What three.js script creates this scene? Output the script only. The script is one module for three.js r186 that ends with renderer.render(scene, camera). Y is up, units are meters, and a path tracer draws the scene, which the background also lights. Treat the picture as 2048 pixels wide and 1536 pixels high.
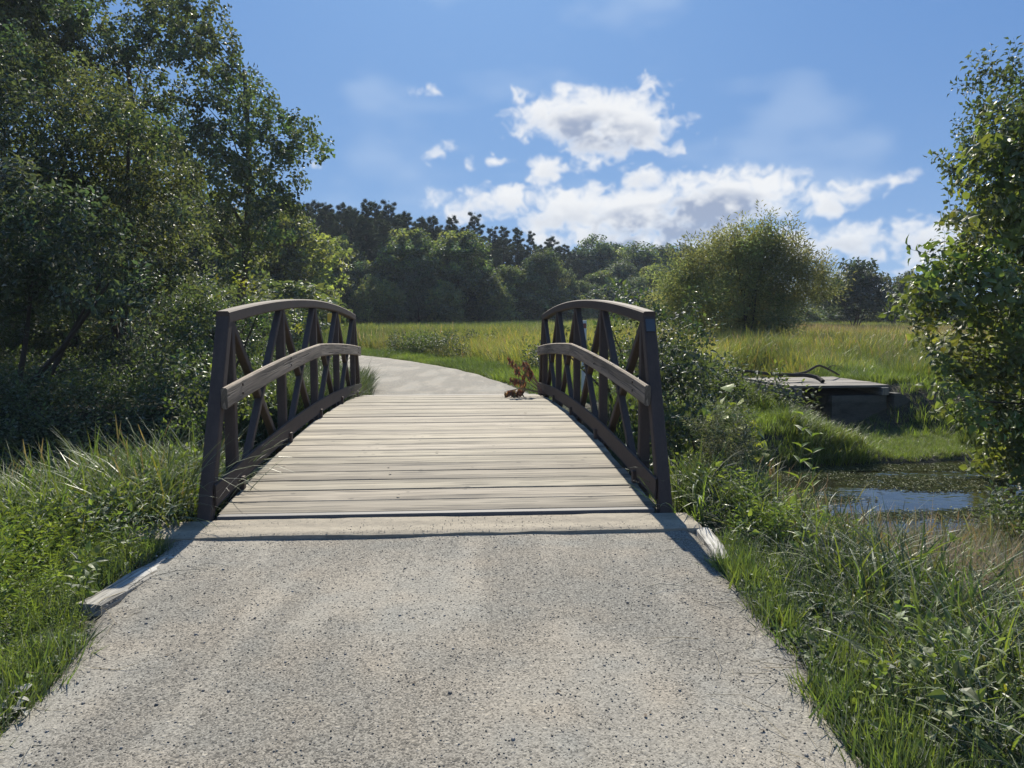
import * as THREE from 'three';
import { RoundedBoxGeometry } from 'three/addons/geometries/RoundedBoxGeometry.js';
import { mergeGeometries } from 'three/addons/utils/BufferGeometryUtils.js';

// ---------------------------------------------------------------- camera, sky, sun, exposure
const scene = new THREE.Scene();
const EYE = 1.5, PITCH = 0.0865, FOCAL = 1536;
const camera = new THREE.PerspectiveCamera(2 * Math.atan(768 / FOCAL) * 180 / Math.PI, 4 / 3, 0.05, 2000);
camera.position.set(0, EYE, 0);
camera.rotation.x = -PITCH;

const renderer = new THREE.WebGLRenderer({ antialias: true });
renderer.toneMapping = THREE.LinearToneMapping;
renderer.toneMappingExposure = 1.8;
renderer.shadowMap.enabled = true;

const SUN_AZ = -2.5 * Math.PI / 180, SUN_EL = 38 * Math.PI / 180;
const sunDir = new THREE.Vector3(Math.sin(SUN_AZ) * Math.cos(SUN_EL), Math.sin(SUN_EL), -Math.cos(SUN_AZ) * Math.cos(SUN_EL));
const sun = new THREE.DirectionalLight(new THREE.Color().setRGB(1, 0.93, 0.80), 5.0);
sun.position.copy(sunDir).multiplyScalar(120).add(new THREE.Vector3(0, 0, -20));
sun.target.position.set(0, 0, -20);
sun.castShadow = true;
sun.shadow.mapSize.set(4096, 4096);
Object.assign(sun.shadow.camera, { left: -60, right: 60, top: 60, bottom: -60, near: 1, far: 300 });
scene.add(sun, sun.target);

// ---------------------------------------------------------------- random numbers and noise
function rng(seed) {
  let s = seed >>> 0;
  return () => { s = (s + 0x6d2b79f5) | 0; let t = Math.imul(s ^ (s >>> 15), 1 | s); t = (t + Math.imul(t ^ (t >>> 7), 61 | t)) ^ t; return ((t ^ (t >>> 14)) >>> 0) / 4294967296; };
}
function hash2(x, y) { let h = Math.imul(x | 0, 374761393) + Math.imul(y | 0, 668265263); h = Math.imul(h ^ (h >>> 13), 1274126177); return ((h ^ (h >>> 16)) >>> 0) / 4294967296; }
const smooth = (a, b, x) => { const t = Math.min(1, Math.max(0, (x - a) / (b - a))); return t * t * (3 - 2 * t); };
const lerp = (a, b, t) => a + (b - a) * t, clamp = (x, a, b) => Math.min(b, Math.max(a, x));
function vnoise(x, y, wx = 0, wy = 0) {
  const ix = Math.floor(x), iy = Math.floor(y), fx = x - ix, fy = y - iy, u = fx * fx * (3 - 2 * fx), v = fy * fy * (3 - 2 * fy);
  const m = (n, w) => (w ? ((n % w) + w) % w : n);
  const x0 = m(ix, wx), x1 = m(ix + 1, wx), y0 = m(iy, wy), y1 = m(iy + 1, wy);
  return lerp(lerp(hash2(x0, y0), hash2(x1, y0), u), lerp(hash2(x0, y1), hash2(x1, y1), u), v);
}
function fbm(x, y, oct, wx = 0, wy = 0) {
  let s = 0, a = 0.5, n = 0;
  for (let i = 0; i < oct; i++) { s += a * vnoise(x, y, wx, wy); n += a; a *= 0.5; x *= 2; y *= 2; wx *= 2; wy *= 2; }
  return s / n;
}
const rgb = (r, g, b) => new THREE.Color().setRGB(r, g, b);

// ---------------------------------------------------------------- sky: air and clouds, by azimuth (from -z, to +x) and elevation in degrees
function makeSky() {
  const W = 4096, H = 2048, data = new Float32Array(W * H * 4), r = rng(77);
  // [azimuth, elevation, half width, half height, amount, darkness of the core, tilt]
  const clouds = [
    [5.9, 13.7, 5.7, 2.25, 1.3, 0.75, -0.08], [9.4, 12.6, 2.6, 1.1, 0.85, 0.5, -0.1], [2.4, 14.2, 2.0, 1.4, 0.75, 0.2, 0],
    [-5.0, 11.9, 1.7, 0.95, 0.75, 0.05, 0.4], [-3.4, 11.0, 0.8, 0.65, 0.55, 0, -0.5], [-9.0, 12.7, 1.7, 0.6, 0.42, 0, -0.3], [-7.0, 15.8, 1.4, 0.5, 0.35, 0, 0],
    [-0.7, 11.2, 1.0, 0.45, 0.42, 0, 0], [2.6, 10.6, 1.6, 1.1, 0.8, 0.12, 0.3], [5.6, 10.9, 1.4, 1.1, 0.62, 0.05, -0.3], [6.4, 9.4, 1.8, 0.9, 0.6, 0.1, 0], [9.5, 9.8, 1.7, 1.05, 1.0, 0.2, 0],
    [-1.4, 8.1, 4.4, 1.6, 0.9, 0.18, 0.02], [-4.8, 8.6, 1.6, 0.8, 0.55, 0, 0.2], [4.2, 7.4, 4.6, 1.9, 1.0, 0.25, 0], [9.6, 7.2, 5.2, 2.1, 1.15, 0.95, 0.06],
    [14.2, 8.0, 5.0, 2.3, 1.25, 1.15, 0.05], [18.8, 7.9, 3.2, 1.9, 0.85, 0.25, 0.1], [8.4, 5.3, 4.4, 1.3, 1.1, 1.35, 0], [13.0, 5.9, 4.2, 1.4, 1.1, 1.2, 0], [3.6, 5.6, 2.6, 1.5, 0.8, 0.3, 0],
    [16.5, 5.6, 3.6, 1.2, 0.8, 0.35, 0], [23.0, 8.0, 2.8, 1.4, 0.8, 0.15, 0.3], [26.0, 9.0, 2.6, 0.7, 0.7, 0.05, 0.35],
    [23.5, 4.6, 6.0, 1.8, 1.0, 0.45, 0], [28.0, 4.9, 5.0, 1.7, 1.0, 0.4, 0.05], [21.0, 2.6, 7.0, 1.6, 0.9, 0.5, 0], [32, 3.6, 5, 1.6, 0.9, 0.5, 0], [14, 3.2, 6, 1.3, 0.8, 0.6, 0],
    [9.5, 16.3, 1.8, 0.5, 0.32, 0, 0], [12.3, 12.5, 1.2, 0.5, 0.4, 0, 0.4], [14.4, 12.3, 0.8, 0.4, 0.38, 0, 0.4], [-16, 7.0, 1.2, 0.7, 0.7, 0.1, 0], [-14, 10.6, 1.0, 0.4, 0.6, 0, 0],
    [-20, 5, 6, 2.0, 0.9, 0.3, 0], [-30, 6, 5, 2, 0.9, 0.3, 0], [-12, 4, 5, 1.5, 0.8, 0.3, 0],
  ];
  for (let i = 0; i < 60; i++) {   // the same kind of sky goes on outside the frame
    const az = 42 + r() * 276, big = r() < 0.35, el = big ? 4 + r() * 10 : 6 + r() * 26;
    clouds.push([az > 180 ? az - 360 : az, el, (big ? 5 : 1.6) + r() * 3, (big ? 1.7 : 0.8) + r(), 0.6 + r() * 0.5, r() * (big ? 0.8 : 0.2), (r() - 0.5) * 0.4]);
  }
  const D = 180 / Math.PI;
  const boxes = clouds.map((c) => ({ c, reach: Math.max(c[2], c[3]) * 1.9, ct: Math.cos(c[6]), st: Math.sin(c[6]) }));
  for (let row = 0; row < H; row++) {
    const el = ((row + 0.5) / H - 0.5) * 180, y = Math.sin(el / D), ce = Math.cos(el / D);
    const near = el > -1 ? boxes.filter((b) => Math.abs(el - b.c[1]) < b.reach) : [];
    const up = Math.max(0, y);
    // clear air: pale and slightly warm low down, deep blue high up
    const k = Math.pow(1 - up, 4.4), k2 = Math.exp(-up * 22);
    const ar = lerp(0.072, 0.235, k) + 0.10 * k2, ag = lerp(0.180, 0.385, k) + 0.08 * k2, ab = lerp(0.43, 0.615, k) + 0.02 * k2;
    for (let col = 0; col < W; col++) {
      const o = (row * W + col) * 4;
      const phi = ((col + 0.5) / W - 0.5) * 2 * Math.PI, x = Math.cos(phi) * ce, z = Math.sin(phi) * ce;
      const cosSun = x * sunDir.x + y * sunDir.y + z * sunDir.z, glow = 0.30 * Math.pow(Math.max(0, cosSun), 20) + 0.30 * Math.pow(Math.max(0, cosSun), 7);
      let R = ar * (0.96 + glow * 0.5) + glow * 0.16, G = ag * (0.96 + glow * 0.5) + glow * 0.17, B = ab * (0.96 + glow * 0.3) + glow * 0.16;
      if (el > -1) {
        const az = Math.atan2(x, -z) * D;
        // thin high veil
        if (el < 40) {
          const v = fbm(az * 0.10 + 40, el * 0.22 + 7, 4), veil = smooth(0.5, 0.78, v) * 0.28 * smooth(0, 4, el) * (1 - smooth(24, 38, el));
          R = lerp(R, 0.44, veil); G = lerp(G, 0.53, veil); B = lerp(B, 0.66, veil);
        }
        let dens = 0, core = 0, n1 = -1, n2 = 0;
        for (const b of near) {
          let da = az - b.c[0]; if (da > 180) da -= 360; if (da < -180) da += 360;
          if (Math.abs(da) > b.reach) continue;
          if (n1 < 0) {
            const wx = fbm(az * 0.9 + 11, el * 0.9 + 3, 3) - 0.5, wy = fbm(az * 0.9 + 71, el * 0.9 + 23, 3) - 0.5;
            n1 = fbm(az * 0.5 + wx * 1.0 + 200, el * 0.8 + wy * 1.0 + 50, 5) * 0.7 + fbm(az * 1.9 + wx * 2.4, el * 2.5 + wy * 2.4 + 9, 5) * 0.3;
            n2 = fbm(az * 0.7 + 90, el * 1.3 + 15, 5);
          }
          const de = el - b.c[1], u = (da * b.ct + de * b.st) / b.c[2], v = (-da * b.st + de * b.ct) / b.c[3];
          const vv = v < 0 ? v * 1.15 : v, q = u * u + vv * vv;
          if (q > 3.2) continue;
          const body = b.c[4] * (1.04 - q * 0.55) + (n1 - 0.5) * 2.15 - 0.32;
          if (body > dens) dens = body;
          core = Math.max(core, b.c[5] * Math.max(0, 1 - (u * u * 1.1 + (v + 0.3) * (v + 0.3) * 1.6)));
        }
        if (dens > 0) {
          const a = 1 - Math.exp(-dens * dens * 5 - dens * 0.4), thick = smooth(0.1, 0.8, dens) * core * smooth(0.22, 0.68, n2 * 0.55 + n1 * 0.45) * 1.15;
          const shade = clamp(thick * 1.25 + smooth(0.5, 1.3, dens) * 0.20 * (1.2 - n1), 0, 1);
          const cr = lerp(0.68, 0.25, shade), cg = lerp(0.685, 0.30, shade), cb = lerp(0.69, 0.41, shade);
          const haze = 0.22 * Math.exp(-Math.max(0, el) / 5), alpha = a * smooth(-0.5, 1.5, el);
          R = lerp(R, lerp(cr, R + 0.09, haze), alpha); G = lerp(G, lerp(cg, G + 0.07, haze), alpha); B = lerp(B, lerp(cb, B, haze), alpha);
        }
      } else { R = 0.16; G = 0.18; B = 0.14; }
      data[o] = R * 0.78; data[o + 1] = G * 0.78; data[o + 2] = B * 0.78; data[o + 3] = 1;
    }
  }
  const t = new THREE.DataTexture(data, W, H, THREE.RGBAFormat, THREE.FloatType);
  t.mapping = THREE.EquirectangularReflectionMapping;
  t.magFilter = THREE.LinearFilter;
  t.needsUpdate = true;
  return t;
}
const skyTexture = makeSky();
scene.fog = new THREE.FogExp2(rgb(0.80, 0.90, 1.0), 0.0004);
scene.background = skyTexture;
scene.environment = skyTexture;

// ---------------------------------------------------------------- from photograph pixels (2048 x 1536) to rays, and to points on a level or at a depth
const cP = Math.cos(PITCH), sP = Math.sin(PITCH);
function ray(px, py) { const x = (px - 1024) / FOCAL, y = -(py - 768) / FOCAL; return new THREE.Vector3(x, y * cP - sP, -y * sP - cP); }
function onLevel(px, py, h = 0) { const d = ray(px, py); return d.multiplyScalar((h - EYE) / d.y).add(new THREE.Vector3(0, EYE, 0)); }
function atDepth(px, py, depth) { const d = ray(px, py); return d.multiplyScalar(depth / -d.z).add(new THREE.Vector3(0, EYE, 0)); }

// ---------------------------------------------------------------- naming
const taken = new Map();
function numbered(name) { const n = taken.get(name) ?? 0; taken.set(name, n + 1); return n ? `${name}_${String(n).padStart(3, '0')}` : name; }
function tag(o, label, category, group, kind) {
  o.userData = { label, category };
  if (group) o.userData.group = group;
  if (kind) o.userData.kind = kind;
  return o;
}
function add(o, name) { o.name = numbered(name); scene.add(o); return o; }
function mesh(name, geometry, material, parent) {
  const m = new THREE.Mesh(geometry, material);
  m.castShadow = m.receiveShadow = true;
  if (parent) { m.name = name; parent.add(m); } else add(m, name);
  return m;
}
function group(name, x = 0, y = 0, z = 0, turn = 0) { const g = new THREE.Group(); g.position.set(x, y, z); g.rotation.y = turn; return add(g, name); }

// ---------------------------------------------------------------- textures
function dataTexture(w, h, fill, srgb) {
  const a = new Uint8Array(w * h * 4);
  for (let y = 0; y < h; y++) for (let x = 0; x < w; x++) {
    const c = fill(x, y), o = (y * w + x) * 4;
    for (let k = 0; k < 3; k++) { const v = Array.isArray(c) ? c[k] : c; a[o + k] = clamp(Math.round((srgb ? (v <= 0.0031308 ? v * 12.92 : 1.055 * Math.pow(v, 1 / 2.4) - 0.055) : v) * 255), 0, 255); }
    a[o + 3] = 255;
  }
  const t = new THREE.DataTexture(a, w, h);
  t.wrapS = t.wrapT = THREE.RepeatWrapping; t.magFilter = THREE.LinearFilter; t.minFilter = THREE.LinearMipmapLinearFilter; t.generateMipmaps = true;
  if (srgb) t.colorSpace = THREE.SRGBColorSpace;
  t.needsUpdate = true;
  return t;
}
function stones(N, cells, seed) {   // small stones lying side by side: [tone of the stone, its height] for each pixel
  const tone = new Float32Array(N * N), high = new Float32Array(N * N), s = cells / N;
  for (let y = 0; y < N; y++) for (let x = 0; x < N; x++) {
    const gx = x * s, gy = y * s, ix = Math.floor(gx), iy = Math.floor(gy);
    let best = 9, second = 9, who = 0;
    for (let j = -1; j <= 1; j++) for (let i = -1; i <= 1; i++) {
      const cx = (ix + i + cells) % cells, cy = (iy + j + cells) % cells;
      const dx = ix + i + hash2(cx + seed, cy) - gx, dy = iy + j + hash2(cx, cy + seed + 57) - gy, d = dx * dx + dy * dy;
      if (d < best) { second = best; best = d; who = hash2(cx + 31, cy + seed + 7); } else if (d < second) second = d;
    }
    tone[y * N + x] = who; high[y * N + x] = clamp((Math.sqrt(second) - Math.sqrt(best)) * 1.3, 0, 1);
  }
  return { tone, high };
}
const gravelTextures = (() => {
  const N = 2048, a = stones(N, 620, 3), b = stones(N, 260, 11);
  const color = dataTexture(N, N, (x, y) => {
    const i = y * N + x, big = b.tone[i] > 0.95, t = big ? b.tone[i] * 20 - 19 : a.tone[i], h = big ? b.high[i] : a.high[i];
    const patch = fbm(x / N * 14, y / N * 3, 4, 14, 3), fines = hash2(Math.round(a.tone[i] * 9999), 77) < smooth(0.36, 0.70, patch) * 0.85 ? 1 : 0;
    let v = lerp(0.045, 0.265, Math.pow(t, 0.9)) * lerp(0.6, 1, smooth(0, 0.3, h));
    v = lerp(v, 0.235 + 0.13 * (t - 0.5), fines * 0.75);
    if (hash2(x >> 2, (y >> 2) + 9) > 0.992) v *= 0.4;
    const warm = 0.9 + 0.2 * fbm(x / N * 20, y / N * 20 + 5, 2, 20, 20);
    return [v * 1.07 * warm, v * 0.985 * (0.5 + 0.5 * warm), v * 0.81];
  }, true);
  const bump = dataTexture(N, N, (x, y) => { const i = y * N + x; return 0.35 * Math.sqrt(a.high[i]) + 0.45 * (b.tone[i] > 0.95 ? Math.sqrt(b.high[i]) : 0) + 0.2 * fbm(x / N * 60, y / N * 60, 2, 60, 60); });
  return { color, bump };
})();
function woodTexture(tone, seed, crack) {   // grain along u
  const W = 1024, H = 512;
  const f = (x, y) => {
    const u = x / W, v = y / H, wob = (fbm(u * 4, v * 6 + seed, 3, 4, 0) - 0.5) * 0.05;
    const fine = fbm(u * 10, (v + wob) * 150 + seed * 9, 3, 10, 0), mid = fbm(u * 5 + 3, (v + wob) * 34 + seed, 3, 5, 0), wide = fbm(u * 3, v * 7 + seed * 3, 3, 3, 0);
    const split = smooth(0.70, 0.78, fbm(u * 7 + 5, (v + wob) * 90 + seed * 5, 2, 7, 0)) * crack;
    return { g: 0.62 + 0.55 * (fine - 0.5) + 0.65 * (mid - 0.5) + 0.8 * (wide - 0.5), split, wide };
  };
  const knots = []; const r = rng(seed); for (let i = 0; i < 16; i++) knots.push([r(), r(), 0.004 + r() * 0.006]);
  const knot = (x, y) => { let k = 0; for (const [a, b, c] of knots) { const dx = (x / W - a) * 3.2, dy = (y / H - b) * 1.2; k = Math.max(k, 1 - smooth(c, c * 3.5, Math.hypot(dx, dy))); } return k; };
  const color = dataTexture(W, H, (x, y) => { const q = f(x, y), k = knot(x, y), v = q.g * (1 - 0.55 * q.split) * (1 - 0.5 * k); return [tone[0] * v * 1.5, tone[1] * v * 1.5 * (0.98 + 0.04 * q.wide), tone[2] * v * 1.5 * (0.95 + 0.1 * q.wide)]; }, true);
  const bump = dataTexture(W, H, (x, y) => { const q = f(x, y); return q.g * 0.7 - q.split * 0.5 + 0.2; });
  return { color, bump };
}
const mottle = (N, cells, fn) => dataTexture(N, N, (x, y) => fn(fbm(x / N * cells, y / N * cells, 5, cells, cells), fbm(x / N * cells * 8, y / N * cells * 8 + 3, 3, cells * 8, cells * 8), hash2(x, y)), true);
const deckWood = woodTexture([0.205, 0.178, 0.134], 5, 1), railWood = woodTexture([0.205, 0.158, 0.112], 21, 1), oldWood = woodTexture([0.150, 0.134, 0.112], 33, 0.9), paleWood = woodTexture([0.30, 0.285, 0.25], 44, 1);
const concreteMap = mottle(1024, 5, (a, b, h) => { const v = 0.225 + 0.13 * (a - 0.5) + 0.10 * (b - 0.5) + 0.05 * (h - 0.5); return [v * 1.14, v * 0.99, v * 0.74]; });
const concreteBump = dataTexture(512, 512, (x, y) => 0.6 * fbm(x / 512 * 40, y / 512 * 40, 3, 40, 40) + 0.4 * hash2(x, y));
const shadeDarkConcreteMap = mottle(512, 4, (a, b, h) => { const v = 0.068 + 0.07 * (a - 0.5) + 0.035 * (b - 0.5); return [v * 1.02, v, v * 0.88]; });  // base tone lowered so the colour itself carries the shade on the wall fronts
const soilMap = mottle(1024, 6, (a, b, h) => { const g = smooth(0.35, 0.65, a), v = 0.7 + 0.6 * (b - 0.5) + 0.25 * (h - 0.5); return [lerp(0.060, 0.042, g) * v, lerp(0.052, 0.062, g) * v, lerp(0.030, 0.018, g) * v]; });
const soilBump = dataTexture(512, 512, (x, y) => fbm(x / 512 * 24, y / 512 * 24, 4, 24, 24));
const steelMap = mottle(512, 6, (a, b, h) => { const v = 1 + 0.5 * (a - 0.5) + 0.35 * (b - 0.5); return [0.062 * v, 0.040 * v, 0.029 * v]; });
const rippleBump = dataTexture(512, 512, (x, y) => 0.6 * fbm(x / 512 * 9, y / 512 * 14, 3, 9, 14) + 0.4 * fbm(x / 512 * 28, y / 512 * 40, 2, 28, 40));

// ---------------------------------------------------------------- materials
const std = (o) => new THREE.MeshStandardMaterial(o);
const M = {
  gravel: std({ map: gravelTextures.color, bumpMap: gravelTextures.bump, bumpScale: 0.006, roughness: 0.95 }),
  pebble: std({ color: 0xffffff, roughness: 0.85 }),
  deck: std({ map: deckWood.color, bumpMap: deckWood.bump, bumpScale: 0.004, roughness: 0.85 }),
  rail: std({ map: railWood.color, bumpMap: railWood.bump, bumpScale: 0.006, roughness: 0.82 }),
  oldWood: std({ map: oldWood.color, bumpMap: oldWood.bump, bumpScale: 0.006, roughness: 0.8 }),
  paleWood: std({ map: paleWood.color, bumpMap: paleWood.bump, bumpScale: 0.008, roughness: 0.9 }),
  steel: std({ map: steelMap, roughness: 0.78, metalness: 0.0 }),
  plate: std({ color: rgb(0.12, 0.115, 0.11), roughness: 0.75, metalness: 0.2 }),
  concrete: std({ map: concreteMap, bumpMap: concreteBump, bumpScale: 0.004, roughness: 0.92 }),
  shadeDarkConcrete: std({ map: shadeDarkConcreteMap, bumpMap: concreteBump, bumpScale: 0.006, roughness: 0.9 }),
  soil: std({ map: soilMap, bumpMap: soilBump, bumpScale: 0.03, roughness: 1 }),
  water: new THREE.MeshPhysicalMaterial({ color: rgb(0.020, 0.020, 0.013), roughness: 0.06, bumpMap: rippleBump, bumpScale: 0.010, specularIntensity: 1 }),
  bark: std({ color: rgb(0.075, 0.058, 0.044), roughness: 0.95, bumpMap: concreteBump, bumpScale: 0.02 }),
  white: std({ color: rgb(0.62, 0.63, 0.62), roughness: 0.6 }),
  red: std({ color: rgb(0.25, 0.07, 0.05), roughness: 0.6 }),
  yellow: std({ color: rgb(0.62, 0.42, 0.03), roughness: 0.5 }),
};
const leafMaterial = (transmission, coat, rough) => new THREE.MeshPhysicalMaterial({ color: 0xffffff, vertexColors: true, roughness: 1, transmission, thickness: 0, clearcoat: coat, clearcoatRoughness: rough, side: THREE.DoubleSide });
M.leaf = leafMaterial(0.52, 0.3, 0.42);
M.farLeaf = leafMaterial(0.58, 0.3, 0.45);
M.glossyLeaf = leafMaterial(0.5, 0.5, 0.36);
M.grass = leafMaterial(0.48, 0.42, 0.36);
M.needle = leafMaterial(0.35, 0.25, 0.45);
M.weed = leafMaterial(0.2, 0, 0.5);
M.dry = leafMaterial(0.3, 0.1, 0.5);

// ---------------------------------------------------------------- small faces: leaves, blades, twigs
class Faces {
  constructor() { this.p = []; this.c = []; }
  tri(a, b, c, color) { this.p.push(a.x, a.y, a.z, b.x, b.y, b.z, c.x, c.y, c.z); for (let i = 0; i < 3; i++) this.c.push(color[0], color[1], color[2]); }
  build() {
    const g = new THREE.BufferGeometry();
    g.setAttribute('position', new THREE.Float32BufferAttribute(this.p, 3));
    g.setAttribute('color', new THREE.Float32BufferAttribute(this.c, 3));
    g.computeVertexNormals();
    return g;
  }
}
const V = (x, y, z) => new THREE.Vector3(x, y, z), UPV = V(0, 1, 0);
function randomDir(r) { const z = r() * 2 - 1, a = r() * Math.PI * 2, s = Math.sqrt(1 - z * z); return V(Math.cos(a) * s, z, Math.sin(a) * s); }
// one leaf: base p, pointing along d, upper side towards n
function leaf(f, p, d, n, len, wid, color, fine = false, fold = 0.18, droop = 0.12) {
  const side = d.clone().cross(n).normalize(), nn = side.clone().cross(d).normalize();
  const at = (t, s, lift) => p.clone().addScaledVector(d, t * len).addScaledVector(side, s * wid).addScaledVector(nn, lift * len);
  const tip = at(1, 0, -droop);
  if (!fine) {
    const L = at(0.42, -0.5, fold * 0.5), R = at(0.42, 0.5, fold * 0.5);
    f.tri(p, R, tip, color); f.tri(p, tip, L, color);
    return;
  }
  const m1 = at(0.3, 0, 0.02), m2 = at(0.65, 0, -droop * 0.3), l1 = at(0.28, -0.5, fold * 0.5), r1 = at(0.28, 0.5, fold * 0.5), l2 = at(0.62, -0.36, fold * 0.4 - droop * 0.3), r2 = at(0.62, 0.36, fold * 0.4 - droop * 0.3);
  f.tri(p, r1, m1, color); f.tri(p, m1, l1, color); f.tri(m1, r1, r2, color); f.tri(m1, r2, m2, color); f.tri(m1, l2, l1, color); f.tri(m1, m2, l2, color); f.tri(m2, r2, tip, color); f.tri(m2, tip, l2, color);
}
function stick(f, a, b, ra, rb, color) {
  const d = b.clone().sub(a).normalize(), s = d.clone().cross(Math.abs(d.y) < 0.9 ? UPV : V(1, 0, 0)).normalize(), t = d.clone().cross(s), A = [], B = [];
  for (let i = 0; i < 3; i++) { const q = s.clone().multiplyScalar(Math.cos(i * 2.094)).addScaledVector(t, Math.sin(i * 2.094)); A.push(a.clone().addScaledVector(q, ra)); B.push(b.clone().addScaledVector(q, rb)); }
  for (let i = 0; i < 3; i++) { const j = (i + 1) % 3; f.tri(A[i], A[j], B[j], color); f.tri(A[i], B[j], B[i], color); }
}
const vary = (r, amount = 0.25, yellow = 0.12) => { const v = 1 + (r() - 0.5) * 2 * amount, y = r() * yellow; return [v * (1 + y * 1.6), v * (1 + y * 0.5), v * (1 - y)]; };
// a twig with leaves round it, growing along +y
function sprig({ seed, n, length, leafLen, leafWid, fine = false, spread = 1, droop = 0.12, twig = [0.6, 0.4, 0.35], curve = 0.15, up = 0.5, amount = 0.4, yellow = 0.12 }) {
  const r = rng(seed), f = new Faces(), bend = V((r() - 0.5) * curve * 2, 0, (r() - 0.5) * curve * 2);
  const along = (t) => V(bend.x * t * t * length, t * length, bend.z * t * t * length);
  for (let i = 0; i < 3; i++) stick(f, along(i / 3), along((i + 1) / 3), leafWid * 0.05 * (1.2 - i * 0.3), leafWid * 0.05 * (0.9 - i * 0.3), twig);
  for (let i = 0; i < n; i++) {
    const t = 0.12 + 0.88 * (i + r() * 0.8) / n, a = i * 2.4 + r() * 0.9, out = V(Math.cos(a), 0, Math.sin(a));
    const d = out.clone().multiplyScalar(spread * (1.15 - 0.5 * t)).addScaledVector(UPV, up * (0.4 + t) + (r() - 0.5) * 0.7).normalize();
    const nrm = UPV.clone().multiplyScalar(1 - up * 0.4).addScaledVector(out, -0.3).add(randomDir(r).multiplyScalar(0.85));
    const side = r() * 0.18 * length * spread, s = 0.7 + r() * 0.55;
    leaf(f, along(Math.min(1, t)).addScaledVector(out, side), d, nrm, leafLen * s, leafWid * s, vary(r, amount, yellow), fine, 0.2, droop);
  }
  return f.build();
}
// a tuft of grass blades
function tuft({ seed, n, height, spread, width, bend = 0.5, segs = 3, heads = 0, head = [1.5, 1.05, 0.7], dry = 0.08, dryColor = [1.9, 1.35, 1.1], lean = 0.3 }) {
  const r = rng(seed), f = new Faces();
  for (let i = 0; i < n; i++) {
    const a = r() * 6.283, d = Math.sqrt(r()) * spread, base = V(Math.cos(a) * d, -0.03, Math.sin(a) * d), b = a + (r() - 0.5) * 2.4, dir = V(Math.cos(b), 0, Math.sin(b));
    const h = height * (0.45 + r() * 0.65), w = width * (0.6 + r() * 0.7), k = bend * (0.3 + r()), sideways = V(-dir.z, 0, dir.x).applyAxisAngle(UPV, (r() - 0.5) * 1.4), isHead = i < heads;
    const color = r() < dry ? dryColor.map((c) => c * (0.8 + r() * 0.4)) : isHead ? head : vary(r, 0.28, 0.15);
    const at = (t) => { const th = k * t * 1.5, y = Math.sin(Math.min(th, 2.2)) / Math.max(k * 1.5, 1e-3), x = (1 - Math.cos(Math.min(th, 2.2))) / Math.max(k * 1.5, 1e-3); return base.clone().addScaledVector(dir, h * (x + lean * t * 0.4)).addScaledVector(UPV, h * y); };
    const full = isHead ? 1.25 : 1;
    let L = null, R = null;
    for (let s = 0; s <= segs; s++) {
      const t = s / segs, ww = isHead ? (t > 0.72 && t < 0.99 ? width * 1.5 : width * 0.28) : w * (1 - Math.pow(t, 1.6)) * (t < 0.15 ? 0.75 : 1), c = at(t).multiplyScalar(full);
      const l = c.clone().addScaledVector(sideways, -ww / 2), q = c.clone().addScaledVector(sideways, ww / 2);
      if (L) { f.tri(L, R, q, color); if (s < segs || isHead) f.tri(L, q, l, color); }
      L = l; R = q;
    }
  }
  return f.build();
}
// copies of one small shape
const _m = new THREE.Matrix4(), _q = new THREE.Quaternion(), _q2 = new THREE.Quaternion(), _s = new THREE.Vector3();
class Copies {
  constructor(geometry, material) { this.g = geometry; this.m = material; this.list = []; this.colors = []; }
  put(position, axis, turn, scale, color) {
    _q.setFromUnitVectors(UPV, axis); _q2.setFromAxisAngle(UPV, turn); _q.multiply(_q2);
    if (typeof scale === 'number') _s.set(scale, scale, scale); else _s.copy(scale);
    this.list.push(new THREE.Matrix4().compose(position, _q, _s)); this.colors.push(color);
    return this;
  }
  build(name, parent) {
    const o = new THREE.InstancedMesh(this.g, this.m, this.list.length);
    this.list.forEach((m, i) => { o.setMatrixAt(i, m); o.setColorAt(i, this.colors[i]); });
    o.castShadow = o.receiveShadow = true;
    if (parent) { o.name = name; o.userData.kind = 'stuff'; parent.add(o); } else add(o, name);
    return o;
  }
}
const tone = (c, r, amount = 0.2, warm = 0) => { const v = 1 + (r() - 0.5) * 2 * amount; return rgb(c[0] * v * (1 + warm * r()), c[1] * v, c[2] * v); };

// ---------------------------------------------------------------- the lie of the land
const BX = -0.535, BZ = -5.607, BYAW = 0.071, BW = 3.315, BL = 8.806, RAIL = 1.555, CAMBER = 0.166, INSET = 0.66;
const cB = Math.cos(BYAW), sB = Math.sin(BYAW);
const toBridge = (x, z) => ({ u: -(x - BX) * sB - (z - BZ) * cB, v: (x - BX) * cB - (z - BZ) * sB });
const fromBridge = (u, v) => ({ x: BX - sB * u + cB * v, z: BZ - cB * u - sB * v });
function nearLine(line, x, z) {
  let best = 1e9, t = 0;
  for (let i = 0; i + 1 < line.length; i++) {
    const [ax, az] = line[i], [bx, bz] = line[i + 1], dx = bx - ax, dz = bz - az, k = clamp(((x - ax) * dx + (z - az) * dz) / (dx * dx + dz * dz), 0, 1);
    const d = Math.hypot(x - ax - dx * k, z - az - dz * k);
    if (d < best) { best = d; t = i + k; }
  }
  return { d: best, t };
}
const STREAM = [[-46, -7.5], [-30, -8.2], [-16, -8.6], [-9, -9.0], [-6, -9.3], [-0.85, -10.0], [2.5, -10.3], [5, -10.5], [8, -11.2], [12, -12.4], [20, -12.6], [40, -11]];
const CHANNEL = [[5.4, -11.0], [6.3, -13.4], [6.5, -16.0], [6.6, -19.5], [7.6, -25]];
const WATER = -0.95;
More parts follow.
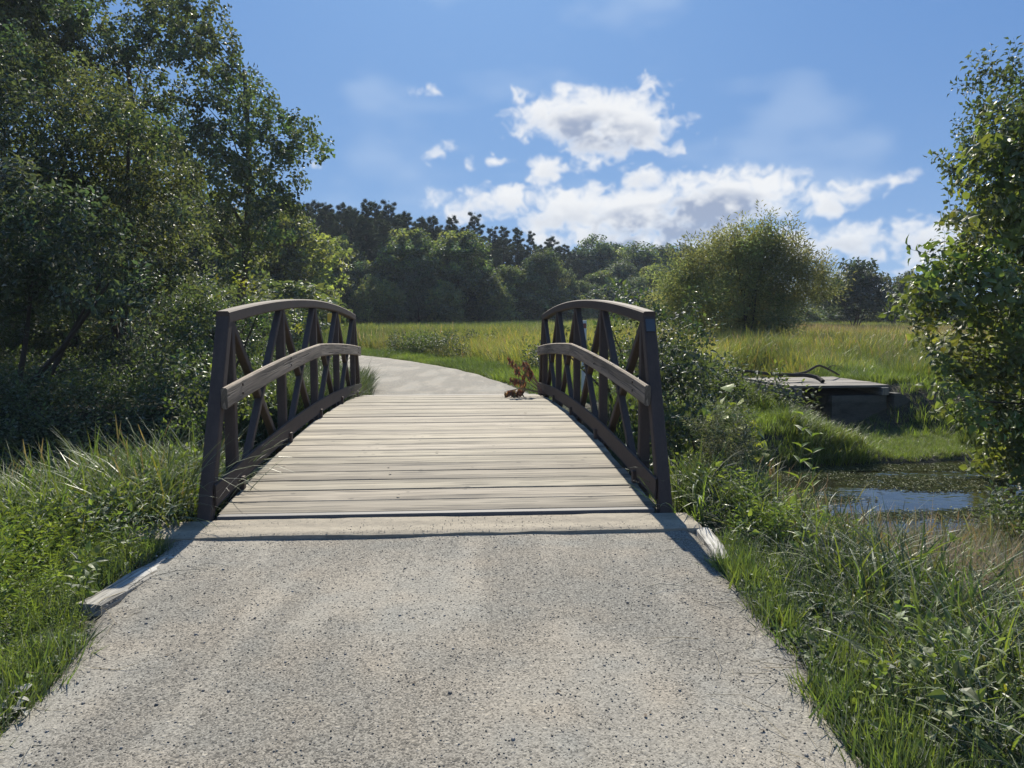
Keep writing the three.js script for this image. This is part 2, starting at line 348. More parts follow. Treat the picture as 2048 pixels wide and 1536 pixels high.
const FARPATH = [[-1.12, -14.2], [-1.35, -16], [-2.1, -18.9], [-3.4, -22.6], [-6.0, -27.8], [-9.2, -32.5], [-12.8, -40], [-15.2, -50], [-17.5, -62], [-24, -78]];
const farPath = new THREE.CatmullRomCurve3(FARPATH.map(([x, z]) => V(x, 0, z)));
const farPathLine = farPath.getPoints(60).map((p) => [p.x, p.z]);
const leftEdge = (z) => -1.9 + 0.2 * Math.min(0, Math.max(z, -5.2) + 2.9) + 0.09 * (fbm(z * 1.3 + 5, 3, 3) - 0.5) * 2, rightEdge = (z) => 1.28 + 0.12 * (fbm(z * 1.1 + 50, 9, 3) - 0.5) * 2;
function offPath(x, z) {   // metres outside the edge of the path or the bridge; negative inside
  let d = 99;
  if (z > -5.6) d = Math.max(leftEdge(z) - x, x - rightEdge(z), -5.3 - z);
  const far = nearLine(farPathLine, x, z);
  d = Math.min(d, far.d - (z > -13.9 ? 1.3 : 1.68));
  return d;
}
function ground(x, z) {
  const n = (fbm(x * 0.35 + 20, z * 0.35 + 20, 3) - 0.5) * 0.22, n2 = (fbm(x * 1.7 + 9, z * 1.7, 2) - 0.5) * 0.08;
  const path = offPath(x, z), near = smooth(-12, -8, z);
  let h = near * (-(0.34 + 0.46 * smooth(-4.2, -6.0, z)) * smooth(1.35, 3.4, x) - 0.34 * smooth(2.1, 5.5, -x));
  h += (1 - near) * (-0.34 * smooth(2.0, 4.2, x) * (1 - smooth(14.5, 17.5, -z)));
  h += (n + n2) * smooth(0.1, 1.6, path) - 0.04 * smooth(-0.3, 0.05, path) * (1 - smooth(0.3, 1.2, path));
  const s = nearLine(STREAM, x, z), w = 1 + 0.22 * (fbm(x * 0.6, z * 0.6 + 40, 2) - 0.5) * 2, sd = s.d / w;
  const { u, v } = toBridge(x, z), under = (1 - smooth(1.7, 2.6, Math.abs(v)));
  const bank = smooth(lerp(2.9, 3.35, under), 1.0, sd);
  h = lerp(h, -1.32, bank);
  if (u > -0.5 && u < BL + 0.5) h -= 0.3 * (1 - smooth(1.75, 2.1, Math.abs(v))) * smooth(-0.5, -0.3, u) * (1 - smooth(BL + 0.3, BL + 0.5, u)) * (1 - bank);
  if (z < -10.5) { const c = nearLine(CHANNEL, x, z), cd = smooth(1.5, 0.35, c.d) * (1 - smooth(22, 25, -z)); h = Math.min(h, lerp(h, lerp(-0.62, -1.0, smooth(14.6, 15.6, -z)), cd)); const bd = Math.hypot((x - 7.8) / 2.0, (z + 13.7) / 3.0); h = Math.min(h, lerp(h, -0.86, smooth(1.15, 0.6, bd))); }
  // the land rises a little towards the wood
  h += 0.9 * smooth(60, 130, -z);
  return h - 0.035 * (1 - smooth(-0.12, 0.0, path));
}
const groundAt = (x, z, dy = 0) => V(x, ground(x, z) + dy, z);

function axisSteps(spans) { const a = []; for (const [from, to, step] of spans) for (let t = from; t < to - 1e-6; t += step) a.push(t); a.push(spans[spans.length - 1][1]); return a; }
(() => {
  const xs = axisSteps([[-400, -100, 25], [-100, -30, 5], [-30, -10, 1], [-10, -4, 0.3], [-4, 10, 0.14], [10, 30, 0.8], [30, 100, 5], [100, 400, 25]]);
  const zs = axisSteps([[-700, -200, 40], [-200, -60, 6], [-60, -26, 1.2], [-26, -16, 0.4], [-16, -1, 0.14], [-1, 10, 0.5], [10, 60, 10], [60, 200, 40]]);
  const p = [], uv = [], idx = [];
  for (const z of zs) for (const x of xs) { p.push(x, ground(x, z), z); uv.push(x / 2, z / 2); }
  const w = xs.length;
  for (let j = 0; j + 1 < zs.length; j++) for (let i = 0; i + 1 < w; i++) { const a = j * w + i; idx.push(a, a + w, a + 1, a + 1, a + w, a + w + 1); }
  const g = new THREE.BufferGeometry();
  g.setAttribute('position', new THREE.Float32BufferAttribute(p, 3)); g.setAttribute('uv', new THREE.Float32BufferAttribute(uv, 2)); g.setIndex(idx); g.computeVertexNormals();
  tag(mesh('ground', g, M.soil), 'dark soil and turf sloping down to the stream', 'ground', null, 'structure');
})();
// a strip laid along a line, across from one edge to the other; uv in metres / 4
function strip(rows, lift) {
  const p = [], uv = [], idx = [], n = rows[0].length;
  for (const row of rows) for (const q of row) { p.push(q.x, q.y + lift, q.z); uv.push(q.x / 4, q.z / 4); }
  for (let j = 0; j + 1 < rows.length; j++) for (let i = 0; i + 1 < n; i++) { const a = j * n + i; idx.push(a, a + 1, a + n, a + 1, a + n + 1, a + n); }
  const g = new THREE.BufferGeometry();
  g.setAttribute('position', new THREE.Float32BufferAttribute(p, 3)); g.setAttribute('uv', new THREE.Float32BufferAttribute(uv, 2)); g.setIndex(idx); g.computeVertexNormals();
  return g;
}
const pathHeight = (x, z) => (fbm(x * 1.2 + 3, z * 0.7, 3) - 0.5) * 0.022 + (fbm(x * 5, z * 5 + 30, 2) - 0.5) * 0.006;
(() => {
  const rows = [];
  for (let z = 6; z > -5.46; z -= 0.06) {
    const row = [], l = leftEdge(z) - 0.05, r = rightEdge(z) + 0.05, zz = (x) => Math.max(z, -5.62 + 0.0) - 0.071 * (x - BX) * smooth(-3.5, -5.4, z);
    for (let i = 0; i <= 50; i++) { const t = i / 50, x = lerp(l, r, t), e = Math.min(t, 1 - t) * (r - l), rough = (fbm(x * 9, z * 9, 2) - 0.5) * 0.02; row.push(V(x, pathHeight(x, z) + 0.0 - 0.09 * (1 - smooth(0, 0.1, e)) + (e < 0.2 ? rough : 0), zz(x))); }
    rows.push(row);
  }
  const near = tag(mesh('gravel_path', strip(rows, 0.004), M.gravel), 'pale crushed stone path leading up to the footbridge', 'path', null, 'structure');
  const far = [];
  const pts = farPath.getSpacedPoints(240);
  pts.forEach((c, k) => {
    const t = farPath.getTangentAt(k / 240), nx = t.z, nz = -t.x, row = [], half = 1.68 + 0.12 * (fbm(k * 0.3, 4, 2) - 0.5);
    for (let i = 0; i <= 16; i++) { const s = lerp(-half, half, i / 16), e = half - Math.abs(s), x = c.x - nx * s, z = c.z - nz * s; row.push(V(x, pathHeight(x, z) - 0.09 * (1 - smooth(0, 0.12, e)) + 0.9 * smooth(60, 130, -z), z)); }
    far.push(row);
  });
  tag(mesh('gravel_path', strip(far, 0.006), M.gravel), 'pale crushed stone path curving left beyond the footbridge', 'path', null, 'structure');
  // water: a level sheet that the banks cut
  const wr = [], line = new THREE.CatmullRomCurve3(STREAM.map(([x, z]) => V(x, WATER, z))), n = 90;
  for (let k = 0; k <= n; k++) { const c = line.getPoint(k / n), t = line.getTangent(k / n); wr.push([-1, -0.33, 0.33, 1].map((s) => V(c.x + t.z * s * 2.6, WATER, c.z - t.x * s * 2.6))); }
  tag(mesh('stream_water', strip(wr, 0), M.water), 'dark still stream water below the footbridge', 'water', null, 'structure');
})();

// ---------------------------------------------------------------- shapes with uv in metres on every face
function metreUV(g, along = 0, size = 1, shiftU = 0, shiftV = 0) {   // along: the axis (0 x, 1 y, 2 z) that the grain follows
  const n = g.index ? g.toNonIndexed() : g, p = n.attributes.position, nn = n.attributes.normal, uv = new Float32Array(p.count * 2), other = [0, 1, 2].filter((k) => k !== along);
  for (let i = 0; i < p.count; i += 3) {
    const m = [0, 1, 2].map((k) => Math.abs(nn.getComponent(i, k) + nn.getComponent(i + 1, k) + nn.getComponent(i + 2, k)));
    const cross = m[other[0]] > m[other[1]] ? other[1] : other[0];
    for (let j = i; j < i + 3; j++) { uv[j * 2] = p.getComponent(j, along) / (3.4 * size) + shiftU; uv[j * 2 + 1] = p.getComponent(j, cross) / (1.15 * size) + shiftV; }
  }
  n.setAttribute('uv', new THREE.BufferAttribute(uv, 2));
  return n;
}
// a square tube between two points of the plane x = const
function tube(a, b, wx, wp, r = 0.012) {
  const d = b.clone().sub(a), g = new RoundedBoxGeometry(wx, d.length(), wp, 2, r);
  g.applyQuaternion(new THREE.Quaternion().setFromUnitVectors(UPV, d.clone().normalize()));
  g.translate((a.x + b.x) / 2, (a.y + b.y) / 2, (a.z + b.z) / 2);
  return metreUV(g, 1, 0.3);
}
// a section (wx across, wy high) carried along a curve of points in the plane x = const
function swept(points, wx, wy) {
  const c = 0.012, prof = [[-wx / 2 + c, -wy / 2], [wx / 2 - c, -wy / 2], [wx / 2, -wy / 2 + c], [wx / 2, wy / 2 - c], [wx / 2 - c, wy / 2], [-wx / 2 + c, wy / 2], [-wx / 2, wy / 2 - c], [-wx / 2, -wy / 2 + c]];
  const p = [], uv = [], idx = [];
  let run = 0;
  const quad = (a, b, cc, d) => { const k = p.length / 3; for (const q of [a, b, cc, d]) { p.push(...q.v); uv.push(...q.t); } idx.push(k, k + 1, k + 2, k, k + 2, k + 3); };
  const rings = points.map((q, i) => {
    const t = (points[i + 1] ?? q).clone().sub(points[i - 1] ?? q).normalize(), n = V(0, -t.z, t.y); if (n.y < 0) n.negate();
    if (i) run += q.distanceTo(points[i - 1]);
    return prof.map(([x, y], k) => ({ v: [q.x + x, q.y + n.y * y, q.z + n.z * y], t: [run * 0.7, k * 0.11] }));
  });
  for (let i = 0; i + 1 < rings.length; i++) for (let k = 0; k < 8; k++) { const j = (k + 1) % 8; quad(rings[i][k], rings[i + 1][k], rings[i + 1][j], rings[i][j]); }
  for (const [ring, flip] of [[rings[0], 1], [rings[rings.length - 1], 0]]) for (let k = 1; k < 7; k += 2) { const o = [ring[0], ring[k], ring[k + 1], ring[Math.min(k + 2, 7)]]; flip ? quad(...o) : quad(o[3], o[2], o[1], o[0]); }
  const g = new THREE.BufferGeometry();
  g.setAttribute('position', new THREE.Float32BufferAttribute(p, 3)); g.setAttribute('uv', new THREE.Float32BufferAttribute(uv, 2)); g.setIndex(idx);
  const out = g.toNonIndexed(); out.computeVertexNormals();
  return out;
}

const boltGeometry = new THREE.CylinderGeometry(0.012, 0.012, 0.012, 8).rotateZ(Math.PI / 2);
M.plateGrey = std({ color: rgb(0.055, 0.065, 0.075), roughness: 0.6 });
// ---------------------------------------------------------------- the footbridge: local x across, y up, -z along
const rise = (u) => CAMBER * (1 - ((u - BL / 2) / (BL / 2)) ** 2);
(() => {
  const bridge = group('footbridge', BX, 0, BZ, BYAW), r = rng(9);
  tag(bridge, 'arched footbridge with dark brown steel truss sides and weathered plank deck', 'footbridge');
  const pt = (u, v, h) => V(v, h, -u);
  // deck planks: each its own board, laid across and following the arch
  const pitch = 0.287, count = Math.round((BL - 0.1) / pitch), boards = [];
  for (let k = 0; k < 8; k++) { const g = new RoundedBoxGeometry(3.30, 0.055, pitch - 0.011, 2, 0.008); boards.push(metreUV(g, 0, 1, hash2(k, 3), k * 0.25 + 0.12)); }
  const tints = []; for (let k = 0; k < 5; k++) { const m = M.deck.clone(), v = 0.80 + k * 0.085; m.color = rgb(v, v * (0.985 + 0.01 * (k % 3)), v * (0.96 + 0.02 * (k % 2))); tints.push(m); }
  for (let i = 0; i < count; i++) {
    const u = 0.09 + pitch * (i + 0.5), y = 0.045 + rise(u) + (r() - 0.5) * 0.009, slope = -2 * CAMBER * (u - BL / 2) / (BL / 2) ** 2;
    const b = mesh('deck_plank', boards[Math.floor(r() * 8)], tints[Math.floor(r() * 5)], bridge);
    b.position.set((r() - 0.5) * 0.02, y - 0.0275, -u); b.rotation.set(slope + (r() - 0.5) * 0.008, (r() < 0.5 ? Math.PI : 0) + (r() - 0.5) * 0.004, (r() - 0.5) * 0.003);
  }
  for (const u of [0.035, BL - 0.035]) mesh('threshold_plate', metreUV(new RoundedBoxGeometry(3.24, 0.05, 0.075, 1, 0.006), 0), M.plate, bridge).position.set(0, 0.028, -u);
  for (const v of [-1.25, -0.45, 0.45, 1.25]) { const a = []; for (let k = 0; k <= 20; k++) { const u = 0.12 + (BL - 0.24) * k / 20; a.push(pt(u, v, rise(u) - 0.125)); } mesh('stringer', swept(a, 0.1, 0.15), M.steel, bridge); }
  for (const s of [-1, 1]) {
    const truss = new THREE.Group(); truss.name = 'truss'; bridge.add(truss);
    const X = s * (BW / 2 + 0.052);                     // truss plane
    const arc = (lift, u0, u1, x, n = 24) => { const a = []; for (let k = 0; k <= n; k++) { const u = lerp(u0, u1, k / n); a.push(pt(u, x, rise(u) * 1.0 + lift)); } return a; };
    const topArc = (u) => RAIL + CAMBER * (1 - ((u - BL / 2) / (BL / 2 - INSET)) ** 2);
    const a = []; for (let k = 0; k <= 28; k++) { const u = lerp(INSET - 0.06, BL - INSET + 0.06, k / 28); a.push(pt(u, X, topArc(u) - 0.05)); }
    mesh('top_chord', swept(a, 0.105, 0.1), M.steel, truss);
    mesh('bottom_chord', swept(arc(-0.16, -0.02, BL + 0.02, X), 0.1, 0.16), M.steel, truss);
    mesh('end_post', tube(pt(0.0, X, -0.04), pt(INSET, X, RAIL - 0.03), 0.102, 0.1), M.steel, truss);
    mesh('end_post', tube(pt(BL, X, -0.04), pt(BL - INSET, X, RAIL - 0.03), 0.102, 0.1), M.steel, truss);
    const us = [0, 1, 2, 3, 4].map((k) => INSET + 0.07 + (BL - 2 * INSET - 0.14) * k / 4);
    us.forEach((u) => mesh('vertical_post', tube(pt(u, X, rise(u) - 0.1), pt(u, X, topArc(u) - 0.09), 0.088, 0.09), M.steel, truss));
    for (let k = 0; k < 4; k++) {
      const u0 = us[k], u1 = us[k + 1], low = (u) => rise(u) - 0.06, high = (u) => topArc(u) - 0.11;
      mesh('diagonal_brace', tube(pt(u0 + 0.06, X + s * 0.006, high(u0)), pt(u1 - 0.09, X + s * 0.006, low(u1)), 0.068, 0.07), M.steel, truss);
      mesh('diagonal_brace', tube(pt(u0 + 0.09, X - s * 0.004, low(u0)), pt(u1 - 0.06, X - s * 0.004, high(u1)), 0.064, 0.066), M.steel, truss);
    }
    // steel toe plate inside the posts, standing clear of the deck
    const toe = mesh('toe_plate', swept(arc(0.185, 0.06, BL - 0.06, s * (BW / 2 - 0.012)), 0.012, 0.17), M.steel, truss);
    for (const u of us) mesh('toe_bracket', metreUV(new RoundedBoxGeometry(0.03, 0.16, 0.06, 1, 0.004).translate(s * (BW / 2 - 0.03), rise(u) + 0.07, -u)), M.steel, truss);
    // wooden rub rail: two long boards bolted inside the posts, meeting at mid span
    const RX = s * (BW / 2 - 0.026), rr = (u) => 0.855 + rise(u) * 1.35;
    for (const [u0, u1, seed] of [[-0.02 + INSET * 0.5, BL / 2, 1], [BL / 2 + 0.004, BL - INSET * 0.5, 2]]) {
      const n = 10, pts = []; for (let k = 0; k <= n; k++) { const t = k / n, u = lerp(u0, u1, t); pts.push(pt(u, RX, lerp(lerp(rr(u0), rr(u1), t), rr(u), 0.55))); }
      const g = swept(pts, 0.048, 0.165), uvs = g.attributes.uv; for (let i = 0; i < uvs.count; i++) uvs.setXY(i, uvs.getX(i) * 0.45 + seed * 0.3 + s, uvs.getY(i) * 1.6 + seed * 0.17);
      const railBoard = mesh('rub_rail', g, M.rail, truss);
      for (const u of us) if (u > u0 + 0.05 && u < u1 - 0.05) for (const dy of [-0.035, 0.035]) mesh('bolt_head', boltGeometry, M.steel, railBoard).position.set(RX - s * 0.026, rr(u) + dy, -u);
    }
    const plaque = s > 0 ? mesh('maker_plate', new RoundedBoxGeometry(0.075, 0.11, 0.006, 1, 0.002), M.plateGrey, truss) : null;
    if (plaque) { const d = Math.atan2(INSET, RAIL); plaque.rotation.x = -d; const k = 0.93; plaque.position.set(X, (RAIL) * k - 0.01, -INSET * k + 0.052); }
  }
})();

// ---------------------------------------------------------------- concrete sill in front of the bridge, and timber edging beside the path
function roughBlock(w, h, d, r, seed, amount, seg = [40, 4, 8]) {   // a worn block with uneven arrises, uv in metres
  const g = new THREE.BoxGeometry(w, h, d, ...seg), p = g.attributes.position;
  for (let i = 0; i < p.count; i++) {
    let x = p.getX(i), y = p.getY(i), z = p.getZ(i);
    const ey = h / 2 - Math.abs(y), ez = d / 2 - Math.abs(z), ex = w / 2 - Math.abs(x);
    const cut = (a, b) => (a < r && b < r ? Math.max(0, r - Math.hypot(Math.min(a, r) - r, Math.min(b, r) - r) * -1 - r) : 0);
    if (ey < 1e-4 && ez < 1e-4) { y -= Math.sign(y) * r * 0.35; z -= Math.sign(z) * r * 0.35; }
    if (ex < 1e-4 && (ey < 1e-4 || ez < 1e-4)) x -= Math.sign(x) * r * 0.5;
    const n = (k) => (fbm(x * 3.1 + seed + k * 13, z * 3.1 + y * 5 + k * 7, 3) - 0.5) * 2 * amount;
    p.setXYZ(i, x + n(1), y + n(2) * 0.6, z + n(3) * 1.6);
  }
  g.computeVertexNormals();
  return metreUV(g, 0, 0.4);
}
(() => {
  const c = fromBridge(-0.22, -0.15), sill = mesh('concrete_sill', roughBlock(4.02, 0.5, 0.46, 0.03, 3, 0.014, [70, 6, 10]), M.concrete);
  sill.position.set(c.x, -0.218, c.z); sill.rotation.y = BYAW;
  tag(sill, 'worn concrete sill across the path at the near end of the footbridge', 'sill');
  const c2 = fromBridge(BL + 0.19, 0), sill2 = mesh('concrete_sill', roughBlock(3.7, 0.5, 0.36, 0.03, 8, 0.012, [50, 6, 10]), M.concrete);
  sill2.position.set(c2.x, -0.245, c2.z); sill2.rotation.y = BYAW;
  tag(sill2, 'concrete sill at the far end of the footbridge where the path resumes', 'sill');
  const lb = mesh('edging_timber', roughBlock(1.08, 0.16, 0.17, 0.02, 12, 0.012, [24, 3, 4]), M.paleWood);
  lb.position.set(-2.16, -0.074, -4.40); lb.rotation.set(0, Math.PI / 2 - 0.09, 0); lb.rotation.z = -0.02;
  tag(lb, 'whitened weathered timber edging the path below the left truss', 'timber');
  const rb = mesh('edging_timber', roughBlock(0.72, 0.14, 0.12, 0.02, 17, 0.014, [20, 3, 4]), M.paleWood);
  rb.position.set(1.33, -0.05, -4.98); rb.rotation.set(0, Math.PI / 2 - 0.05, 0);
  tag(rb, 'short pale timber edging the path below the right truss', 'timber');
})();

// ---------------------------------------------------------------- the old plank platform on concrete walls by the stream
(() => {
  const A = V(5.83, 0, -15.97), turn = 0.15, g = group('plank_platform', A.x, 0.07, A.z, turn), r = rng(31);
  tag(g, 'low weathered plank platform on concrete walls over the side channel', 'platform');
  for (let i = 0; i < 8; i++) { const b = mesh('plank', metreUV(new RoundedBoxGeometry(2.24 + (r() - 0.5) * 0.04, 0.05, 0.262, 2, 0.006), 0, 1, r(), r()), M.oldWood, g); b.position.set(1.12, -0.02 + (r() - 0.5) * 0.01, -0.14 - i * 0.27); b.rotation.set((r() - 0.5) * 0.02, (r() - 0.5) * 0.006, (r() - 0.5) * 0.008); }
  for (const x of [0.12, 2.1]) mesh('beam', metreUV(new RoundedBoxGeometry(0.16, 0.16, 2.3, 2, 0.01).translate(x, -0.13, -1.06), 2), M.oldWood, g);
  mesh('fascia_board', metreUV(new RoundedBoxGeometry(0.05, 0.14, 2.2, 2, 0.008).translate(-0.02, -0.125, -1.04), 2), M.oldWood, g);
  const wall = (label, w, h, d, x, top, z, seed, yaw = turn) => { const m = mesh('concrete_wall', roughBlock(w, h, d, 0.03, seed, 0.015, [20, 12, 16]), M.shadeDarkConcrete); const c = Math.cos(yaw), s = Math.sin(yaw); m.position.set(A.x + Math.cos(turn) * x + Math.sin(turn) * z, top + 0.07 - h / 2, A.z - Math.sin(turn) * x + Math.cos(turn) * z); m.rotation.y = yaw; return tag(m, label, 'wall'); };
  wall('shade darkened concrete wall under the right half of the plank platform', 1.3, 1.3, 2.1, 1.58, -0.215, -1.08, 5);
  wall('shade darkened concrete block under the left edge of the plank platform', 0.42, 1.2, 2.1, 0.12, -0.215, -1.08, 7);
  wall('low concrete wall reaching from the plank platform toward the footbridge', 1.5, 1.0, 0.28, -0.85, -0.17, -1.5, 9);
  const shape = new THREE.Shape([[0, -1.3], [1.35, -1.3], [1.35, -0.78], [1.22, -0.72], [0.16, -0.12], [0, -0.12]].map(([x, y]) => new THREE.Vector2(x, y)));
  const wing = mesh('wing_wall', metreUV(new THREE.ExtrudeGeometry(shape, { depth: 0.24, bevelEnabled: true, bevelSize: 0.012, bevelThickness: 0.012, bevelSegments: 2 }), 0, 0.4), M.shadeDarkConcrete);
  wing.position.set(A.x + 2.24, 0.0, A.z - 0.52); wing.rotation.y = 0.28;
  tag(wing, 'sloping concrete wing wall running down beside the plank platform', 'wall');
  // fallen branch lying across the platform
  const br = group('fallen_branch', 0, 0, 0);
  tag(br, 'bare crooked fallen branch lying across the plank platform', 'branch');
  const px = (x, y, d) => atDepth(x, y, d);
  const limb = (pts, r0, r1) => taperedTube(pts, r0, r1, 7);
  mesh('main_stem', limb([px(1448, 741, 16.6), px(1490, 742, 16.7), px(1540, 748, 16.8), px(1580, 750, 16.9), px(1615, 751, 16.9), px(1634, 755, 16.8), px(1646, 763, 16.6)], 0.025, 0.05), M.bark, br);
  mesh('side_branch', limb([px(1584, 749, 16.95), px(1612, 744, 17.3), px(1638, 731, 17.6), px(1652, 736, 17.7), px(1678, 750, 18.2)], 0.03, 0.02), M.bark, br);
  mesh('twig', limb([px(1487, 742, 16.7), px(1490, 736, 16.6), px(1496, 731, 16.5)], 0.016, 0.006), M.bark, br);
  mesh('twig', limb([px(1486, 743, 16.7), px(1484, 754, 16.6), px(1488, 766, 16.5)], 0.016, 0.006), M.bark, br);
  mesh('twig', limb([px(1655, 738, 17.7), px(1662, 732, 17.7), px(1676, 732, 17.6)], 0.014, 0.005), M.bark, br);
})();
function taperedTube(pts, r0, r1, sides = 6, wobble = 0) {
  const curve = new THREE.CatmullRomCurve3(pts), n = Math.max(4, pts.length * 3), g = new THREE.TubeGeometry(curve, n, 1, sides, false), p = g.attributes.position;
  for (let i = 0; i <= n; i++) { const c = curve.getPointAt(i / n), k = lerp(r0, r1, i / n); for (let j = 0; j <= sides; j++) { const q = i * (sides + 1) + j, kk = k * (1 + wobble * (hash2(i * 3, j % sides) - 0.5)); p.setXYZ(q, c.x + (p.getX(q) - c.x) * kk, c.y + (p.getY(q) - c.y) * kk, c.z + (p.getZ(q) - c.z) * kk); } }
  g.computeVertexNormals();
  return g;
}
// ---------------------------------------------------------------- marker post and trail sign beyond the bridge
(() => {
  const b = onLevel(1167, 797, -0.02), g = group('marker_post', b.x, ground(b.x, b.z) - 0.02, b.z, 0.25);
  tag(g, 'slim white marker post with a small red label beyond the right truss', 'post');
  mesh('post', new RoundedBoxGeometry(0.095, 1.5, 0.02, 2, 0.008).translate(0, 0.73, 0), M.white, g);
  mesh('label_plate', new RoundedBoxGeometry(0.075, 0.09, 0.004, 1, 0.001).translate(0, 1.38, 0.0125), M.red, g);
  mesh('band', new RoundedBoxGeometry(0.075, 0.035, 0.004, 1, 0.001).translate(0, 1.27, 0.0125), M.white, g);
  const s = group('trail_sign', -8.3, ground(-8.3, -36), -36, 0.1);
  tag(s, 'small yellow trail sign on a post beside the far path', 'sign');
  mesh('post', new THREE.CylinderGeometry(0.03, 0.03, 1.75, 10).translate(0, 0.85, 0), M.bark, s);
  mesh('panel', new RoundedBoxGeometry(0.62, 0.42, 0.02, 2, 0.008).translate(0, 1.5, 0.045), M.yellow, s);
})();
//@@PLANTS
// ---------------------------------------------------------------- plants: shapes that are copied
const S = {
  small: [1, 2, 3].map((k) => sprig({ seed: 10 + k, n: 15, length: 0.42, leafLen: 0.105, leafWid: 0.066, spread: 1.1, up: 0.35, droop: 0.2 })),
  cotton: [1, 2, 3].map((k) => sprig({ seed: 20 + k, n: 14, length: 0.6, leafLen: 0.17, leafWid: 0.15, spread: 1.1, up: 0.2, droop: 0.3 })),
  big: [1, 2, 3].map((k) => sprig({ seed: 30 + k, n: 13, length: 0.38, leafLen: 0.115, leafWid: 0.078, fine: true, spread: 1.2, up: 0.15, droop: 0.3 })),
  elm: [1, 2, 3].map((k) => sprig({ seed: 40 + k, n: 16, length: 0.4, leafLen: 0.085, leafWid: 0.055, spread: 1.1, up: 0.3, droop: 0.2 })),
  willow: [1, 2, 3].map((k) => sprig({ seed: 50 + k, n: 30, length: 0.95, leafLen: 0.14, leafWid: 0.032, spread: 0.9, up: 0.6, droop: 0.2, curve: 0.3 })),
  far: [1, 2, 3].map((k) => sprig({ seed: 60 + k, n: 15, length: 0.85, leafLen: 0.3, leafWid: 0.22, spread: 1.1, up: 0.25, droop: 0.25 })),
  needle: [1, 2].map((k) => sprig({ seed: 70 + k, n: 26, length: 0.45, leafLen: 0.2, leafWid: 0.03, spread: 1, up: 0.35, droop: 0.05 })),
  shrub: [1, 2, 3].map((k) => sprig({ seed: 80 + k, n: 16, length: 0.42, leafLen: 0.08, leafWid: 0.045, fine: true, spread: 1.1, up: 0.35, droop: 0.2 })),
  forb: [1, 2, 3].map((k) => sprig({ seed: 90 + k, n: 54, length: 0.34, leafLen: 0.055, leafWid: 0.014, spread: 1.05, up: 0.3, droop: 0.12, curve: 0.35 })),
  broadForb: [1, 2].map((k) => sprig({ seed: 95 + k, n: 18, length: 0.5, leafLen: 0.075, leafWid: 0.03, fine: true, spread: 1.0, up: 0.45, droop: 0.2 })),
  clover: [1, 2].map((k) => sprig({ seed: 98 + k, n: 14, length: 0.06, leafLen: 0.024, leafWid: 0.02, spread: 1.3, up: 0.25, droop: 0.1 })),
};
const T = {
  lawn: [1, 2, 3].map((k) => tuft({ seed: 110 + k, n: 20, height: 0.17, spread: 0.1, width: 0.009, bend: 0.6, segs: 2 })),
  mid: [1, 2, 3].map((k) => tuft({ seed: 120 + k, n: 20, height: 0.42, spread: 0.14, width: 0.012, bend: 0.85, segs: 4, dry: 0.1 })),
  long: [1, 2, 3, 4].map((k) => tuft({ seed: 130 + k, n: 16, height: 0.62, spread: 0.12, width: 0.016, bend: 1.25, segs: 7, dry: 0.1 })),
  seed: [1, 2, 3].map((k) => tuft({ seed: 140 + k, n: 18, height: 0.62, spread: 0.14, width: 0.008, bend: 0.45, segs: 7, heads: 7, dry: 0.3, head: [1.25, 1.05, 0.9], dryColor: [1.3, 1.15, 1.0] })),
  meadow: [1, 2, 3].map((k) => tuft({ seed: 150 + k, n: 24, height: 0.7, spread: 0.26, width: 0.018, bend: 0.65, segs: 3, heads: 3, dry: 0.12, head: [1.15, 0.95, 0.9] })),
  far: [1, 2].map((k) => tuft({ seed: 160 + k, n: 34, height: 0.75, spread: 0.55, width: 0.036, bend: 0.45, segs: 2, dry: 0.1 })),
  straw: [1, 2].map((k) => tuft({ seed: 170 + k, n: 20, height: 0.7, spread: 0.12, width: 0.006, bend: 0.3, segs: 4, dry: 1, dryColor: [1, 1, 1], lean: 0.8 })),
};
const C = {
  lime: [0.135, 0.215, 0.024], grass: [0.078, 0.132, 0.020], deep: [0.042, 0.074, 0.018], meadow: [0.190, 0.260, 0.042], brown: [0.155, 0.125, 0.066], straw: [0.28, 0.24, 0.145],
  treeGreen: [0.066, 0.112, 0.030], oakGreen: [0.088, 0.140, 0.030], pine: [0.042, 0.068, 0.034], willow: [0.180, 0.235, 0.070], gold: [0.18, 0.24, 0.024], shrub: [0.056, 0.098, 0.022], dark: [0.036, 0.060, 0.022],
};
